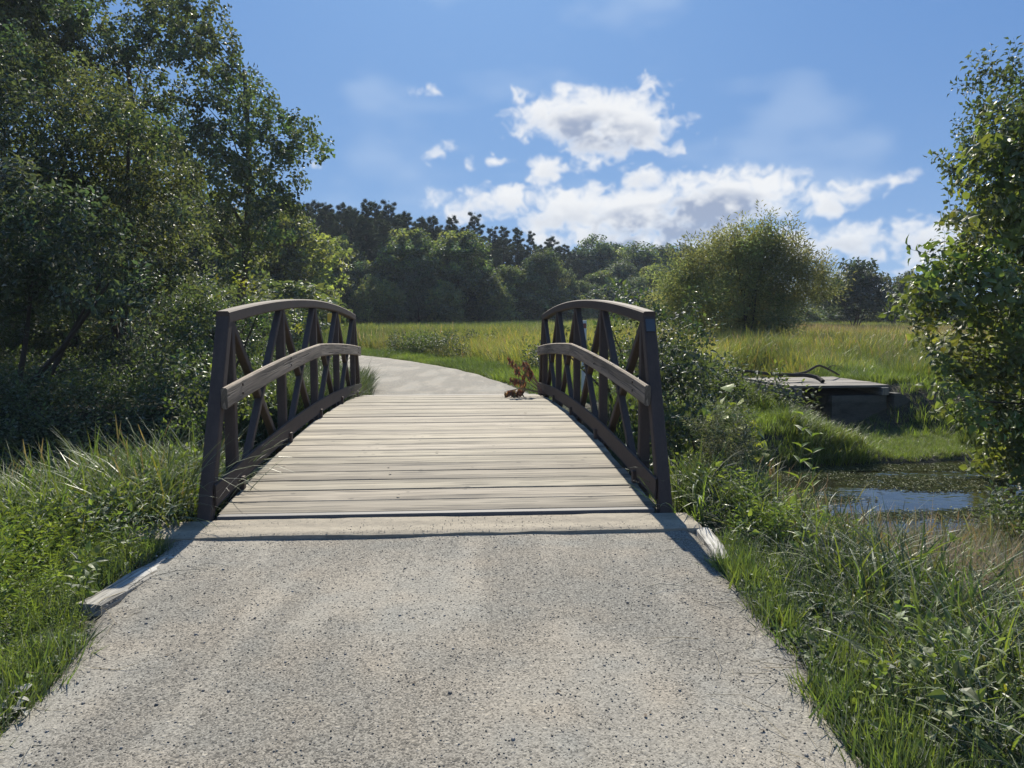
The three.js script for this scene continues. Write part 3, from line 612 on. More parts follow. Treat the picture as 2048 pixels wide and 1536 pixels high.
// trunk, limbs and crown of a tree or shrub; clumps: [centre, radius, flattening]
function woody({ name, label, category, groupName, x, z, clumps, sprigs, material = M.leaf, tint, spread = 0.22, warm = 0.25, per = 26, trunk = 0.12, stems = 1, trunkTo = 0.7, size = [0.75, 1.3], up = 0.35, seed, root, shell = 0.5, clumpTone = [0.72, 0.6] }) {
  const r = rng(seed), base = groundAt(x, z, -0.1), g = root ?? group(name, base.x, base.y, base.z), o = root ? V(0, 0, 0) : base;
  if (!root) tag(g, label, category, groupName);
  const rel = (p) => p.clone().sub(o);
  // trunk and limbs
  const mid = clumps.reduce((a, [c]) => a.add(rel(c)), V(0, 0, 0)).multiplyScalar(1 / clumps.length), top = Math.max(...clumps.map(([c, q]) => rel(c).y + q * 0.4)), wood = [];
  for (let s = 0; s < stems; s++) {
    const foot = stems > 1 ? V((r() - 0.5) * 0.5, 0, (r() - 0.5) * 0.5) : V(0, 0, 0), head = stems > 1 ? mid.clone().add(V((r() - 0.5) * top * 0.5, 0, (r() - 0.5) * top * 0.4)).setY(top * (0.6 + r() * 0.25)) : V(mid.x * 0.75, top * trunkTo, mid.z * 0.75);
    const at = (t) => foot.clone().lerp(head, t).add(V(Math.sin(t * 3 + s) * 0.03 * top, 0, Math.cos(t * 2.3 + s) * 0.02 * top));
    wood.push({ at, r0: trunk * (stems > 1 ? 0.6 : 1), head });
  }
  const geos = wood.map((w) => taperedTube([0, 0.2, 0.4, 0.6, 0.8, 1].map(w.at), w.r0, w.r0 * 0.3, 8, 0.15));
  mesh('trunk', stems > 1 ? mergeGeometries(geos) : geos[0], M.bark, g);
  const limbs = [];
  for (const [c, q] of clumps) {
    const w = wood[Math.floor(r() * wood.length)], e = rel(c), t = clamp((e.y - q * 0.9) / top / trunkTo * 0.9, 0.15, 0.97), a = w.at(t), b = e.clone().lerp(a, 0.45).add(V(0, q * 0.15, 0));
    const lr = w.r0 * lerp(0.45, 0.18, t) * clamp(q / 1.2, 0.5, 1.3);
    limbs.push(taperedTube([a, b, e, e.clone().add(e.clone().sub(a).setLength(q * 0.55))], lr, lr * 0.2, 5, 0.1));
  }
  if (limbs.length) mesh('limbs', mergeGeometries(limbs), M.bark, g).userData.kind = 'stuff';
  const bags = sprigs.map((s) => new Copies(s, material));
  for (const [c, q, flat = 0.85, full = q] of clumps) {
    const n = Math.round(per * 4 * full * full * (0.85 + r() * 0.3)), lump = r() * 100, e = rel(c), own = clumpTone[0] + r() * clumpTone[1], hue = tint.map((v, k) => v * own * (k === 0 ? 0.9 + r() * 0.25 : 1));
    for (let i = 0; i < n; i++) {
      const d = randomDir(r), k = q * lerp(shell, 1.05, Math.sqrt(r())) * (0.72 + 0.56 * vnoise(d.x * 2.2 + lump, d.y * 2.2 + d.z * 3.1 + lump));
      const p = e.clone().add(V(d.x * k, d.y * k * flat, d.z * k)), axis = d.clone().multiplyScalar(0.8).addScaledVector(UPV, up).add(randomDir(r).multiplyScalar(0.5)).normalize();
      bags[Math.floor(r() * bags.length)].put(p, axis, r() * 6.283, lerp(size[0], size[1], r()), tone(hue, r, spread, warm));
    }
  }
  bags.forEach((b) => b.build('crown', g));
  return g;
}
// clumps named by where the photograph shows them: [px, py, radius in px] at a depth in metres
const seen = (list, depth, jitter, seed, trim = 0.2) => { const r = rng(seed); return list.map(([x, y, q]) => { const d = depth + (r() - 0.5) * 2 * jitter, full = q * d / FOCAL; return [atDepth(x, y, d), Math.max(full * 0.4, full - trim), 0.85, Math.max(full * 0.7, full - trim * 0.5)]; }); };

// the tall loose-crowned tree on the left and the ones beside it
woody({ name: 'cottonwood_tree', label: 'tall open crowned tree on the left, limbs reaching out against the sky', category: 'tree', x: -12.2, z: -34, trunk: 0.24, trunkTo: 0.8, seed: 201, per: 10, shell: 0.25,
  sprigs: S.cotton, tint: C.treeGreen, clumps: seen([[400, 45, 62], [440, 105, 55], [375, 120, 60], [335, 50, 62], [470, 175, 58], [515, 200, 42], [505, 250, 55], [555, 255, 40], [575, 300, 40], [620, 282, 36], [640, 300, 26], [590, 250, 30], [575, 365, 42], [550, 330, 45], [470, 290, 75], [430, 370, 80], [500, 380, 70], [550, 420, 48], [510, 470, 62], [440, 470, 70], [420, 220, 60], [385, 290, 60], [560, 470, 36], [480, 540, 50]], 33, 2.4, 1, 0.35) });
woody({ name: 'cottonwood_tree', label: 'tall tree with a forked trunk showing through gaps in its crown', category: 'tree', x: -17.5, z: -36, trunk: 0.26, trunkTo: 0.85, seed: 202, per: 8, shell: 0.25,
  sprigs: S.cotton, tint: C.treeGreen, clumps: seen([[300, 20, 60], [255, 90, 50], [290, 110, 45], [320, 170, 45], [190, 40, 62], [215, 130, 60], [160, 110, 65], [130, 30, 60], [265, 200, 60], [200, 220, 70], [330, 250, 60], [280, 300, 80], [345, 340, 75], [100, 120, 60]], 36, 2.5, 2, 0.35) });
woody({ name: 'cottonwood_tree', label: 'tall tree rising behind the dense dark thicket at the left edge', category: 'tree', x: -24, z: -33, trunk: 0.24, trunkTo: 0.85, seed: 203, per: 18,
  sprigs: S.cotton, tint: C.treeGreen, clumps: seen([[60, 20, 85], [-40, 30, 90], [10, -60, 90], [110, -50, 80], [20, 110, 90], [-90, 130, 100], [-60, -120, 90], [-180, 40, 110], [-160, 200, 120]], 34, 2.5, 3) });
// the dense thicket trees on the left bank
woody({ name: 'thicket_tree', label: 'dense small leaved tree with a broad rounded crown over the left bank', category: 'tree', x: -9.0, z: -17.5, trunk: 0.16, seed: 211, per: 40, sprigs: S.small, tint: [0.070, 0.108, 0.027], warm: 0.25, stems: 3,
  clumps: seen([[120, 170, 62], [190, 200, 60], [245, 245, 58], [290, 285, 55], [335, 315, 45], [350, 375, 52], [370, 440, 50], [385, 505, 48], [260, 330, 75], [200, 290, 75], [140, 250, 75], [310, 400, 70], [220, 400, 80], [300, 480, 70], [240, 520, 80], [330, 560, 60], [160, 350, 80], [180, 470, 85], [260, 600, 65], [360, 600, 50]], 16.5, 1.4, 4, 0.24) });
woody({ name: 'thicket_tree', label: 'dense dark tree filling the left edge above the stream', category: 'tree', x: -12.0, z: -17.5, trunk: 0.2, seed: 212, per: 40, sprigs: S.small, tint: [0.054, 0.088, 0.026], warm: 0.2, stems: 2,
  clumps: seen([[20, 130, 75], [70, 150, 65], [-50, 160, 85], [0, 230, 85], [70, 260, 85], [-100, 260, 100], [20, 350, 95], [90, 390, 90], [-70, 380, 100], [20, 470, 95], [110, 510, 90], [-60, 520, 100], [60, 590, 75], [150, 600, 70], [-20, 600, 80]], 16.5, 1.6, 5, 0.24) });
woody({ name: 'thicket_tree', label: 'low tree leaning over the stream at the foot of the thicket', category: 'tree', x: -11.5, z: -22, trunk: 0.14, seed: 213, per: 34, sprigs: S.small, tint: [0.052, 0.086, 0.026], stems: 3,
  clumps: seen([[30, 640, 90], [120, 640, 90], [210, 650, 80], [290, 650, 70], [350, 660, 60], [60, 720, 80], [150, 720, 80], [240, 710, 70], [-40, 720, 90], [320, 710, 50], [0, 780, 60], [100, 780, 60], [200, 770, 60]], 24, 1.6, 6) });
woody({ name: 'thicket_tree', label: 'low overhanging tree above the stream on the left', category: 'tree', x: -8.6, z: -13.2, trunk: 0.1, seed: 214, per: 42, sprigs: S.small, tint: [0.048, 0.080, 0.026], stems: 3,
  clumps: seen([[20, 420, 80], [110, 440, 75], [190, 480, 70], [250, 540, 60], [40, 530, 85], [130, 560, 75], [200, 590, 60], [-60, 500, 100], [20, 600, 70], [290, 590, 45], [310, 650, 40], [330, 720, 36]], 13, 0.8, 66) });
woody({ name: 'thicket_tree', label: 'dense undergrowth tree closing the hollow behind the stream', category: 'tree', x: -11, z: -20, trunk: 0.1, seed: 215, per: 30, sprigs: S.small, tint: [0.052, 0.086, 0.026], stems: 4,
  clumps: seen([[-60, 700, 80], [20, 690, 70], [90, 700, 70], [160, 690, 70], [230, 700, 65], [300, 700, 55], [-20, 770, 70], [60, 770, 65], [130, 770, 65], [200, 770, 60], [270, 760, 50], [30, 640, 70], [120, 640, 70], [210, 640, 65], [300, 640, 55]], 19.5, 0.9, 67) });
for (const [x, z, label] of [[-17, -22, 'thicket tree behind the low tree at the stream'], [-15, -12.5, 'thicket tree beside the stream at the left edge'], [-22, -15, 'thicket tree farthest up the left bank']]) {
  const r = rng(Math.round(x * -13)), list = []; for (let i = 0; i < 16; i++) { const a = r() * 6.28, d = Math.sqrt(r()) * 3.2, y = 0.8 + r() * 5.6; list.push([V(x + Math.cos(a) * d, y, z + Math.sin(a) * d), 1.2]); }
  woody({ name: 'thicket_tree', label, category: 'tree', x, z, trunk: 0.16, seed: Math.round(x * -31), per: 14, sprigs: S.small, tint: [0.052, 0.086, 0.026], clumps: list, stems: 2 });
}
// shrubs along the left of the bridge
const bush = (label, x, z, list, depth, jitter, seed, tint, extra = {}) => woody({ name: 'leafy_shrub', label, category: 'shrub', x, z, trunk: 0.05, stems: 3, seed, per: 95, sprigs: S.shrub, material: M.glossyLeaf, tint, size: [0.6, 1.1], clumps: seen(list, depth, jitter, seed, 0.16), ...extra });
bush('glossy shrub beside the left truss, taller than the rail', -5.3, -14.2, [[420, 610, 40], [370, 640, 45], [440, 660, 45], [390, 700, 50], [460, 620, 35], [340, 680, 40], [430, 740, 45], [500, 640, 36], [520, 690, 36], [470, 700, 40]], 13.6, 0.6, 221, C.shrub);
bush('shrub seen through the middle bays of the left truss', -4.6, -16, [[540, 640, 30], [570, 680, 32], [520, 740, 36], [560, 740, 30], [600, 700, 24], [590, 650, 20]], 15.4, 0.6, 222, C.shrub);
bush('low shrub at the foot of the left truss over the bank', -3.9, -10.6, [[430, 800, 40], [480, 820, 40], [520, 800, 34], [400, 850, 40], [370, 770, 34], [350, 830, 36]], 10.3, 0.5, 223, C.grass);
bush('sunlit young sapling with yellow green leaves above the left rail', -5.2, -13.0, [[480, 585, 15], [505, 590, 14], [455, 600, 12], [520, 600, 10], [595, 650, 13]], 12.6, 0.3, 224, C.gold, { per: 90, stems: 2 });
bush('arching shrub at the edge of the dark thicket', -6.6, -14.6, [[300, 700, 40], [330, 760, 36], [270, 760, 36], [250, 700, 40], [380, 580, 34]], 14.6, 0.5, 225, [0.05, 0.085, 0.024]);
// shrubs along the right of the bridge
bush('dense dark glossy shrub growing against the right truss', 2.2, -9.0, [[1330, 700, 46], [1370, 740, 48], [1340, 780, 52], [1390, 800, 48], [1350, 850, 52], [1310, 760, 40], [1400, 860, 44], [1320, 890, 46], [1365, 910, 44], [1290, 820, 36], [1380, 690, 30]], 8.6, 0.45, 231, [0.042, 0.076, 0.018]);
bush('shrub with long shoots rising above the right rail', 2.1, -11.6, [[1260, 610, 26], [1290, 640, 34], [1330, 650, 34], [1250, 660, 26], [1220, 700, 24], [1270, 710, 32], [1240, 760, 26], [1390, 640, 26], [1210, 590, 12], [1265, 585, 12], [1405, 690, 34], [1380, 620, 12]], 11.6, 0.5, 232, C.shrub);
bush('low shrub on the bank beyond the right truss', 1.9, -13.4, [[1180, 740, 20], [1210, 770, 20], [1150, 690, 12], [1130, 660, 9]], 13.4, 0.3, 233, C.shrub, { per: 80 });
// the trees on the right bank
woody({ name: 'broadleaf_tree', label: 'dark tree with jagged outline behind the yellow green tree on the right', category: 'tree', x: 10.9, z: -14.5, trunk: 0.15, seed: 241, per: 66, sprigs: S.elm, tint: [0.056, 0.096, 0.028],
  clumps: seen([[2040, 150, 34], [1985, 160, 36], [2040, 190, 50], [1960, 200, 22], [1990, 250, 50], [1945, 280, 36], [1915, 300, 24], [2050, 280, 60], [1960, 330, 46], [1920, 350, 26], [1935, 390, 36], [2010, 360, 60], [1905, 420, 22], [1940, 450, 36], [2000, 450, 60], [1960, 520, 50], [2095, 200, 55], [2100, 260, 70], [2090, 400, 80], [2040, 540, 70], [2110, 560, 80], [2150, 300, 80]], 13.8, 0.7, 7, 0.26) });
woody({ name: 'broadleaf_tree', label: 'yellow green broadleaf tree with drooping boughs on the right bank', category: 'tree', x: 9.3, z: -11.6, trunk: 0.16, seed: 242, per: 72, sprigs: S.big, material: M.glossyLeaf, tint: [0.092, 0.148, 0.022], warm: 0.3,
  clumps: seen([[2040, 250, 45], [1990, 300, 40], [2050, 330, 55], [1970, 360, 40], [2020, 400, 55], [1950, 430, 40], [1990, 470, 50], [1930, 480, 32], [2060, 460, 60], [1960, 530, 45], [1920, 540, 32], [1885, 520, 26], [1880, 560, 34], [1845, 560, 26], [1840, 600, 34], [1805, 600, 20], [1800, 625, 18], [1870, 620, 34], [1915, 600, 36], [1980, 590, 50], [2040, 560, 60], [1930, 650, 42], [1890, 670, 32], [1985, 660, 50], [2050, 650, 60], [1920, 710, 42], [1890, 740, 30], [1970, 730, 50], [2040, 740, 60], [1940, 780, 46], [1905, 800, 30], [2000, 800, 55], [1960, 850, 48], [2030, 860, 60], [1990, 910, 45], [2060, 930, 50], [2100, 400, 80], [2110, 560, 90], [2110, 720, 90], [2110, 860, 90]], 10.8, 0.6, 8, 0.24) });
// the willow bush in the meadow and the shrubs far behind it
woody({ name: 'willow_bush', label: 'wide feathery willow bush standing in the tall meadow grass', category: 'bush', x: 10.3, z: -34, trunk: 0.09, stems: 7, seed: 251, per: 40, sprigs: S.willow, tint: C.willow, up: 0.9, size: [0.8, 1.5], shell: 0.3,
  clumps: seen([[1360, 580, 42], [1340, 620, 34], [1400, 545, 40], [1450, 530, 45], [1500, 520, 48], [1550, 530, 45], [1590, 560, 42], [1620, 590, 34], [1400, 610, 48], [1460, 590, 55], [1530, 590, 55], [1580, 620, 40], [1430, 650, 42], [1500, 640, 50], [1550, 650, 36], [1500, 490, 26], [1525, 478, 18], [1440, 500, 18], [1560, 495, 20], [1610, 540, 20], [1635, 560, 18], [1380, 660, 30], [1640, 600, 22], [1420, 690, 28], [1500, 690, 36], [1550, 690, 28], [1355, 645, 30], [1470, 660, 40]], 33, 1.6, 9, 0.4) });
woody({ name: 'willow_bush', label: 'dark rounded bush at the far side of the meadow', category: 'bush', x: 31, z: -70, trunk: 0.12, stems: 5, seed: 252, per: 11, sprigs: S.far, tint: [0.052, 0.082, 0.036], up: 0.7,
  clumps: seen([[1690, 575, 26], [1720, 560, 28], [1745, 575, 22], [1675, 605, 24], [1715, 600, 34], [1755, 605, 20], [1700, 545, 14], [1735, 540, 12]], 69, 2, 10) });
woody({ name: 'willow_bush', label: 'pale grey green bush beyond the dark rounded bush', category: 'bush', x: 40, z: -80, trunk: 0.12, stems: 5, seed: 253, per: 11, sprigs: S.far, tint: [0.085, 0.120, 0.052], up: 0.7,
  clumps: seen([[1790, 590, 24], [1815, 575, 22], [1840, 600, 30], [1770, 610, 16], [1880, 600, 30], [1650, 600, 22], [1640, 570, 16]], 80, 2, 11) });

// ---------------------------------------------------------------- the wood beyond the meadow: a few trees of each kind, copied
function prototype(kind, seed, tint, H) {
  const r = rng(seed), g = new THREE.Group(), list = [];
  if (kind === 'pine') {
    mesh('trunk', taperedTube([V(0, -0.3, 0), V(0.05, H * 0.3, 0), V(-0.06, H * 0.6, 0.05), V(0.04, H * 0.97, 0)], 0.2, 0.03, 7, 0.1), M.bark, g);
    const bags = S.needle.map((s) => new Copies(s, M.needle)), limbs = [];
    for (let i = 0; i < 64; i++) {
      const t = Math.pow((i + r()) / 64, 0.8), y = H * lerp(0.28, 0.97, t), reach = lerp(2.8, 0.45, Math.pow(t, 1.2)) * (0.35 + Math.pow(r(), 1.5) * 0.95), a = i * 2.4 + r() * 1.5, d = V(Math.cos(a), 0, Math.sin(a)), side = V(-d.z, 0, d.x), tilt = (r() - 0.45) * 0.5;
      const on = (q) => d.clone().multiplyScalar(reach * q).setY(y + reach * (tilt * q + 0.22 * q * q));
      limbs.push(taperedTube([on(0), on(0.5), on(1)], 0.045, 0.012, 4));
      const own = 0.6 + r() * 0.8, n = Math.round(14 + reach * 26);
      for (let k = 0; k < n; k++) { const q = 0.2 + 0.85 * Math.sqrt(r()), w = (0.1 + 0.3 * reach * (1.05 - q)) * (r() - 0.5) * 2, p = on(q).addScaledVector(side, w).add(V(0, (r() - 0.4) * 0.16, 0)); bags[Math.floor(r() * 2)].put(p, d.clone().multiplyScalar(0.8).addScaledVector(side, w * 1.2).add(V(0, 0.45, 0)).add(randomDir(r).multiplyScalar(0.5)).normalize(), r() * 6.28, 0.4 + r() * 0.45, tone(tint.map((v) => v * own), r, 0.3, 0.2)); }
    }
    for (let k = 0; k < 9; k++) bags[0].put(V((r() - 0.5) * 0.12, H * (0.9 + r() * 0.09), (r() - 0.5) * 0.12), V(0, 1, 0), r() * 6, 0.35 + r() * 0.3, tone(tint, r, 0.2));
    mesh('limbs', mergeGeometries(limbs), M.bark, g).userData.kind = 'stuff';
    bags.forEach((b) => b.build('crown', g));
    return g;
  }
  const shrub = kind === 'shrub', low = shrub ? 0.12 : 0.22, n = shrub ? 8 : 15;
  for (let i = 0; i < n; i++) { const t = low + (1 - low) * (i + r()) / n, w = H * (shrub ? 0.5 : 0.30) * Math.sin(Math.PI * Math.min(0.94, Math.pow(t, 0.8) * 0.95 + 0.04)), a = i * 2.4 + r(), q = H * (shrub ? 0.17 : 0.12) * (0.6 + r() * 0.8); list.push([V(Math.cos(a) * w * (0.5 + r() * 0.5), t * H * 0.93, Math.sin(a) * w * (0.5 + r() * 0.5)), q, 0.8]); }
  return woody({ root: g, x: 0, z: 0, clumps: list, sprigs: S.far, material: M.farLeaf, tint, seed, per: 7.5, trunk: H * 0.016, stems: shrub ? 4 : 1, trunkTo: 0.82, shell: 0.25, clumpTone: [0.5, 1.05], spread: 0.35 });
}
(() => {
  const P = {
    pine: [1, 2, 3, 4].map((k) => prototype('pine', 300 + k, C.pine, 15)),
    leafy: [[C.oakGreen, 1], [C.treeGreen, 2], [[0.115, 0.170, 0.032], 3], [[0.054, 0.094, 0.032], 4], [[0.082, 0.122, 0.036], 5]].map(([t, k]) => prototype('leafy', 320 + k, t, 11)),
    shrub: [[C.treeGreen, 1], [C.oakGreen, 2], [[0.10, 0.145, 0.032], 3]].map(([t, k]) => prototype('shrub', 340 + k, t, 4)),
  }, r = rng(350);
  const place = (kind, name, label, groupName, px, topY, depth, H, squeeze = 1) => {
    const o = P[kind][Math.floor(r() * P[kind].length)].clone(), p = atDepth(px, 600, depth), y = ground(p.x, p.z), top = atDepth(px, topY, depth).y, s = (top - y) / H;
    add(o, name); o.position.set(p.x, y - 0.1, p.z); o.rotation.y = r() * 6.283; o.scale.set(s * squeeze, s, s * squeeze);
    tag(o, label, 'tree', groupName);
  };
  const pines = 'tall dark ragged pine standing in the wood beyond the meadow', gp = 'pines in the wood beyond the meadow';
  [[585, 392, 96], [612, 402, 98], [635, 398, 104], [655, 402, 97], [690, 402, 102], [705, 412, 97], [735, 396, 100], [752, 400, 106], [780, 400, 101], [815, 420, 105], [845, 430, 108], [868, 428, 106], [905, 428, 110], [950, 424, 108], [985, 452, 112], [1008, 450, 114], [1035, 452, 116], [1062, 462, 118], [1102, 470, 120], [1128, 486, 124], [720, 425, 110], [800, 432, 114], [670, 425, 112], [1000, 470, 122], [930, 460, 118], [770, 440, 92], [560, 400, 100], [540, 410, 96], [880, 450, 116]].forEach(([x, y, d]) => place('pine', 'pine_tree', pines, gp, x, y, d, 15, 1.0 + 0.3 * r()));
  for (let i = 0; i < 34; i++) { const px = 570 + i * 17 + r() * 12; place('pine', 'pine_tree', pines, gp, px, lerp(408, 484, smooth(690, 1130, px)) + r() * 22, 104 + (px - 570) * 0.03 + r() * 14, 15, 1.05 + 0.3 * r()); }
  const leafy = 'rounded leafy tree at the edge of the wood beyond the meadow', gl = 'leafy trees along the edge of the wood';
  [[650, 482, 86], [612, 540, 78], [688, 470, 92], [720, 520, 88], [745, 550, 84], [812, 458, 92], [840, 520, 88], [872, 490, 94], [912, 462, 92], [955, 510, 94], [985, 560, 92], [1022, 530, 98], [1085, 508, 100], [1050, 540, 98], [1130, 545, 104], [1160, 560, 108], [780, 560, 84], [890, 560, 86], [590, 480, 92], [560, 500, 84]].forEach(([x, y, d]) => place('leafy', 'woodland_tree', leafy, gl, x, y, d, 11, 0.95 + 0.3 * r()));
  const back = 'round crowned tree in the distant wood behind the willow bush', gb = 'distant round crowned trees behind the willow bush';
  [[1165, 494, 135], [1195, 486, 140], [1225, 484, 145], [1255, 500, 138], [1285, 498, 132], [1320, 500, 140], [1350, 488, 148], [1385, 490, 150], [1415, 498, 150], [1445, 505, 155], [1240, 530, 125], [1300, 530, 122], [1340, 540, 126], [1200, 540, 122], [1270, 560, 116], [1180, 570, 112], [1470, 520, 160], [1500, 530, 165]].forEach(([x, y, d]) => place('leafy', 'distant_tree', back, gb, x, y, d, 11, 1.15 + 0.35 * r()));
  const far = 'low hazy tree on the horizon beyond the right of the meadow', gf = 'trees on the horizon to the right';
  for (let i = 0; i < 26; i++) { const px = 1480 + i * 26 + r() * 14; place('leafy', 'horizon_tree', far, gf, px, 590 + r() * 16, 190 + r() * 30, 11, 1.4 + r() * 0.5); }
  for (let i = 0; i < 22; i++) { const px = 1560 + i * 19 + r() * 12; place('shrub', 'meadow_shrub', 'low shrub along the far right edge of the meadow', 'shrubs along the far right edge of the meadow', px, 604 + r() * 18, 84 + r() * 14, 4, 1.5 + r() * 0.7); }
  const left = 'leafy tree deep in the wood behind the tall left trees', gw = 'trees in the wood on the left';
  for (let i = 0; i < 22; i++) { const px = -420 + i * 46 + r() * 20; place('leafy', 'wood_tree', left, gw, px, 330 + r() * 140, 52 + r() * 26, 11, 1.0 + r() * 0.3); }
  const under = 'leafy understory shrub at the foot of the wood', gu = 'shrubs along the foot of the wood';
  for (let i = 0; i < 44; i++) { const px = 540 + i * 18.5 + r() * 14; place('shrub', 'woodland_shrub', under, gu, px, 575 + r() * 34, 80 + (px - 540) * 0.035 + r() * 8, 4, 1.2 + r() * 0.6); }
  for (let i = 0; i < 12; i++) { const px = 330 + i * 24 + r() * 14; place('shrub', 'path_shrub', 'roadside shrub left of the far path', 'shrubs left of the far path', px, 560 + r() * 50, 38 + r() * 14, 4, 1.1 + r() * 0.5); }
})();
// ---------------------------------------------------------------- grass and herbs: far too many to count
const inFrame = (x, z, margin = 1.3) => z < -0.4 && Math.abs(x) < -z * 0.667 * margin + 1.5;
function clear(x, z, gap = 0.05, high = 0.03) {
  if ((z > -5.1 && z < -3.85 && x > -2.32 && x < -1.9) || (z > -5.45 && z < -4.6 && x > 1.2 && x < 1.42)) return false;
  const { u, v } = toBridge(x, z);
  if (u > -0.42 && u < BL + 0.4 && Math.abs(v) < (u < 0 ? 1.98 : 1.86)) return false;
  return offPath(x, z) > gap && ground(x, z) > WATER + high;
}
function onStructure(x, z) { const dx = x - 5.83, dz = z + 15.97; const a = dx * 0.989 - dz * 0.149, b = -dx * 0.149 - dz * 0.989; return (a > -0.15 && a < 2.35 && b > -0.1 && b < 2.25) || (a > 2.2 && a < 3.6 && Math.abs(b - 0.4 - (a - 2.2) * 0.15) < 0.22) || (a > -1.65 && a < 0 && Math.abs(b - 1.5) < 0.2); }
function sow({ name, label, shapes, material = M.grass, n, at, seed, color, scale, lean = 0.18, gap = 0.05, high = 0.03, category = 'grass' }) {
  const r = rng(seed), bags = shapes.map((s) => new Copies(s, material));
  for (let i = 0; i < n; i++) {
    const q = at(r); if (!q) continue;
    const [x, z] = q;
    if (!clear(x, z, gap, high) || onStructure(x, z)) continue;
    const c = color(x, z, r), s = scale(x, z, r);
    if (!c || !s) continue;
    bags[Math.floor(r() * bags.length)].put(groundAt(x, z), V((r() - 0.5) * 2 * lean, 1, (r() - 0.5) * 2 * lean).normalize(), r() * 6.283, s, c);
  }
  bags.forEach((b) => { if (b.list.length) tag(b.build(name), label, category, null, 'stuff'); });
}
const box = (x0, x1, z0, z1) => (r) => [lerp(x0, x1, r()), lerp(z0, z1, r())];
const fan = (d0, d1, power = 1, left = -1.15, right = 1.15) => (r) => { const d = d0 + (d1 - d0) * Math.pow(r(), power), x = d * 0.667 * lerp(left, right, r()); return [x, -d]; };
const mix = (a, b, t) => a.map((v, i) => lerp(v, b[i], t));
const patch = (x, z, s = 0.4, o = 0) => fbm(x * s + o, z * s + o * 2, 3);

// meadow, from the far bank to the wood
const meadowColor = (x, z, r) => {
  const stand = smooth(1.15, 0.7, Math.hypot((x - 27) / 17, (z + 55) / 21) + (patch(x, z, 0.25, 66) - 0.5) * 0.8);   // a stand of brown seeding grass behind the willow bush
  let c = mix(C.meadow, C.grass, smooth(0.4, 0.65, patch(x, z, 0.12, 3)));
  c = mix(c, C.brown, smooth(0.5, 0.72, patch(x, z, 0.09, 31)) * 0.4 + stand * 0.6);
  if (r() < 0.05) c = C.straw;
  return tone(c, r, 0.38, 0.2);
};
const tall = (x, z) => { if (x < -4 && z > -46 && x < farPath.getPointAt(clamp((-z - 14) / 66, 0, 1)).x - 1.5) return 0; const e = nearLine(farPathLine, x, z).d; return smooth(2.6, 4.2, e) * (x > 1.5 ? smooth(17.5 + Math.max(0, x - 3) * 0.35, 23 + Math.max(0, x - 3) * 0.4, -z) : 1); };
sow({ name: 'meadow_grass', label: 'tall yellow green meadow grass spreading to the wood', shapes: T.far, n: 52000, seed: 401, at: fan(34, 112, 0.85), color: meadowColor, scale: (x, z, r) => (tall(x, z) > 0.2 ? 0.75 + r() * 0.6 : 0), gap: 1.2 });
sow({ name: 'meadow_grass', label: 'tall yellow green meadow grass spreading to the wood', shapes: T.meadow, n: 80000, seed: 402, at: fan(15, 46, 0.85), color: meadowColor, scale: (x, z, r) => { const t = tall(x, z); return r() < t ? (0.55 + t * (0.35 + r() * 0.5)) * lerp(0.65, 1.35, patch(x, z, 0.45, 91)) : 0; }, gap: 0.9 });
sow({ name: 'coarse_herbs', label: 'dark coarse leafy herbs along the near edge of the meadow', shapes: S.broadForb, material: M.leaf, n: 3600, seed: 403, category: 'herbs', at: (r) => { const t = r(), p = farPath.getPointAt(0.05 + t * 0.3), k = 3.0 + r() * 4.5 + 2.5 * t; return [p.x + k, p.z + 0.5 + k * 0.35]; }, color: (x, z, r) => tone(patch(x, z, 0.5) > 0.45 ? C.deep : C.grass, r, 0.25, 0.3), scale: (x, z, r) => { const k = patch(x, z, 0.55, 77); return k > 0.47 ? (0.4 + r() * 0.9) * smooth(0.42, 0.62, k) * 1.5 : 0; } });
// short turf beside the path, round the platform and along the far bank
sow({ name: 'short_turf', label: 'short bright turf beside the far path and round the plank platform', shapes: T.lawn, n: 60000, seed: 411, at: (r) => (r() < 0.6 ? [lerp(1.6, 15, Math.pow(r(), 0.8)), -lerp(12, 27, r())] : (() => { const p = farPath.getPointAt(Math.pow(r(), 1.4) * 0.6), s = r() < 0.75 ? 1 : -1; return [p.x + s * (1.6 + r() * 2.6), p.z + (r() - 0.5)]; })()), color: (x, z, r) => tone(mix(C.lime, C.grass, smooth(0.35, 0.65, patch(x, z, 0.5, 9))), r, 0.25, 0.2), scale: (x, z, r) => (x > 6.2 && x < 9.6 && z > -16.6 && z < -14.6 && r() < 0.8 ? 0 : tall(x, z) < 0.85 ? (0.7 + r() * 0.8) * (x > 5.8 && x < 9.8 && z > -15 ? 0.55 : 1) * (patch(x, z, 0.8, 5) > 0.62 ? 1.5 : 1) : 0), gap: 0.0 });
sow({ name: 'bank_grass', label: 'lush grass hanging over the stream bank below the platform', shapes: T.mid, n: 8500, seed: 412, at: box(1.9, 11, -15.6, -11.4), color: (x, z, r) => tone(mix(C.lime, C.grass, patch(x, z, 0.9, 2) * 1.2), r, 0.25, 0.2), scale: (x, z, r) => (patch(x, z, 0.7, 8) > 0.38 ? (0.5 + r() * 0.6) * (x > 5.9 && x < 10 && z < -12.2 ? 0.3 : 1) : 0) });
sow({ name: 'bank_grass', label: 'long grass on the left bank below the shrubs', shapes: T.mid, n: 4200, seed: 413, at: box(-4.8, -2.3, -17, -11.6), color: (x, z, r) => tone(mix(C.grass, C.deep, patch(x, z, 0.9, 2)), r, 0.25, 0.2), scale: (x, z, r) => 0.8 + r() * 0.9 });
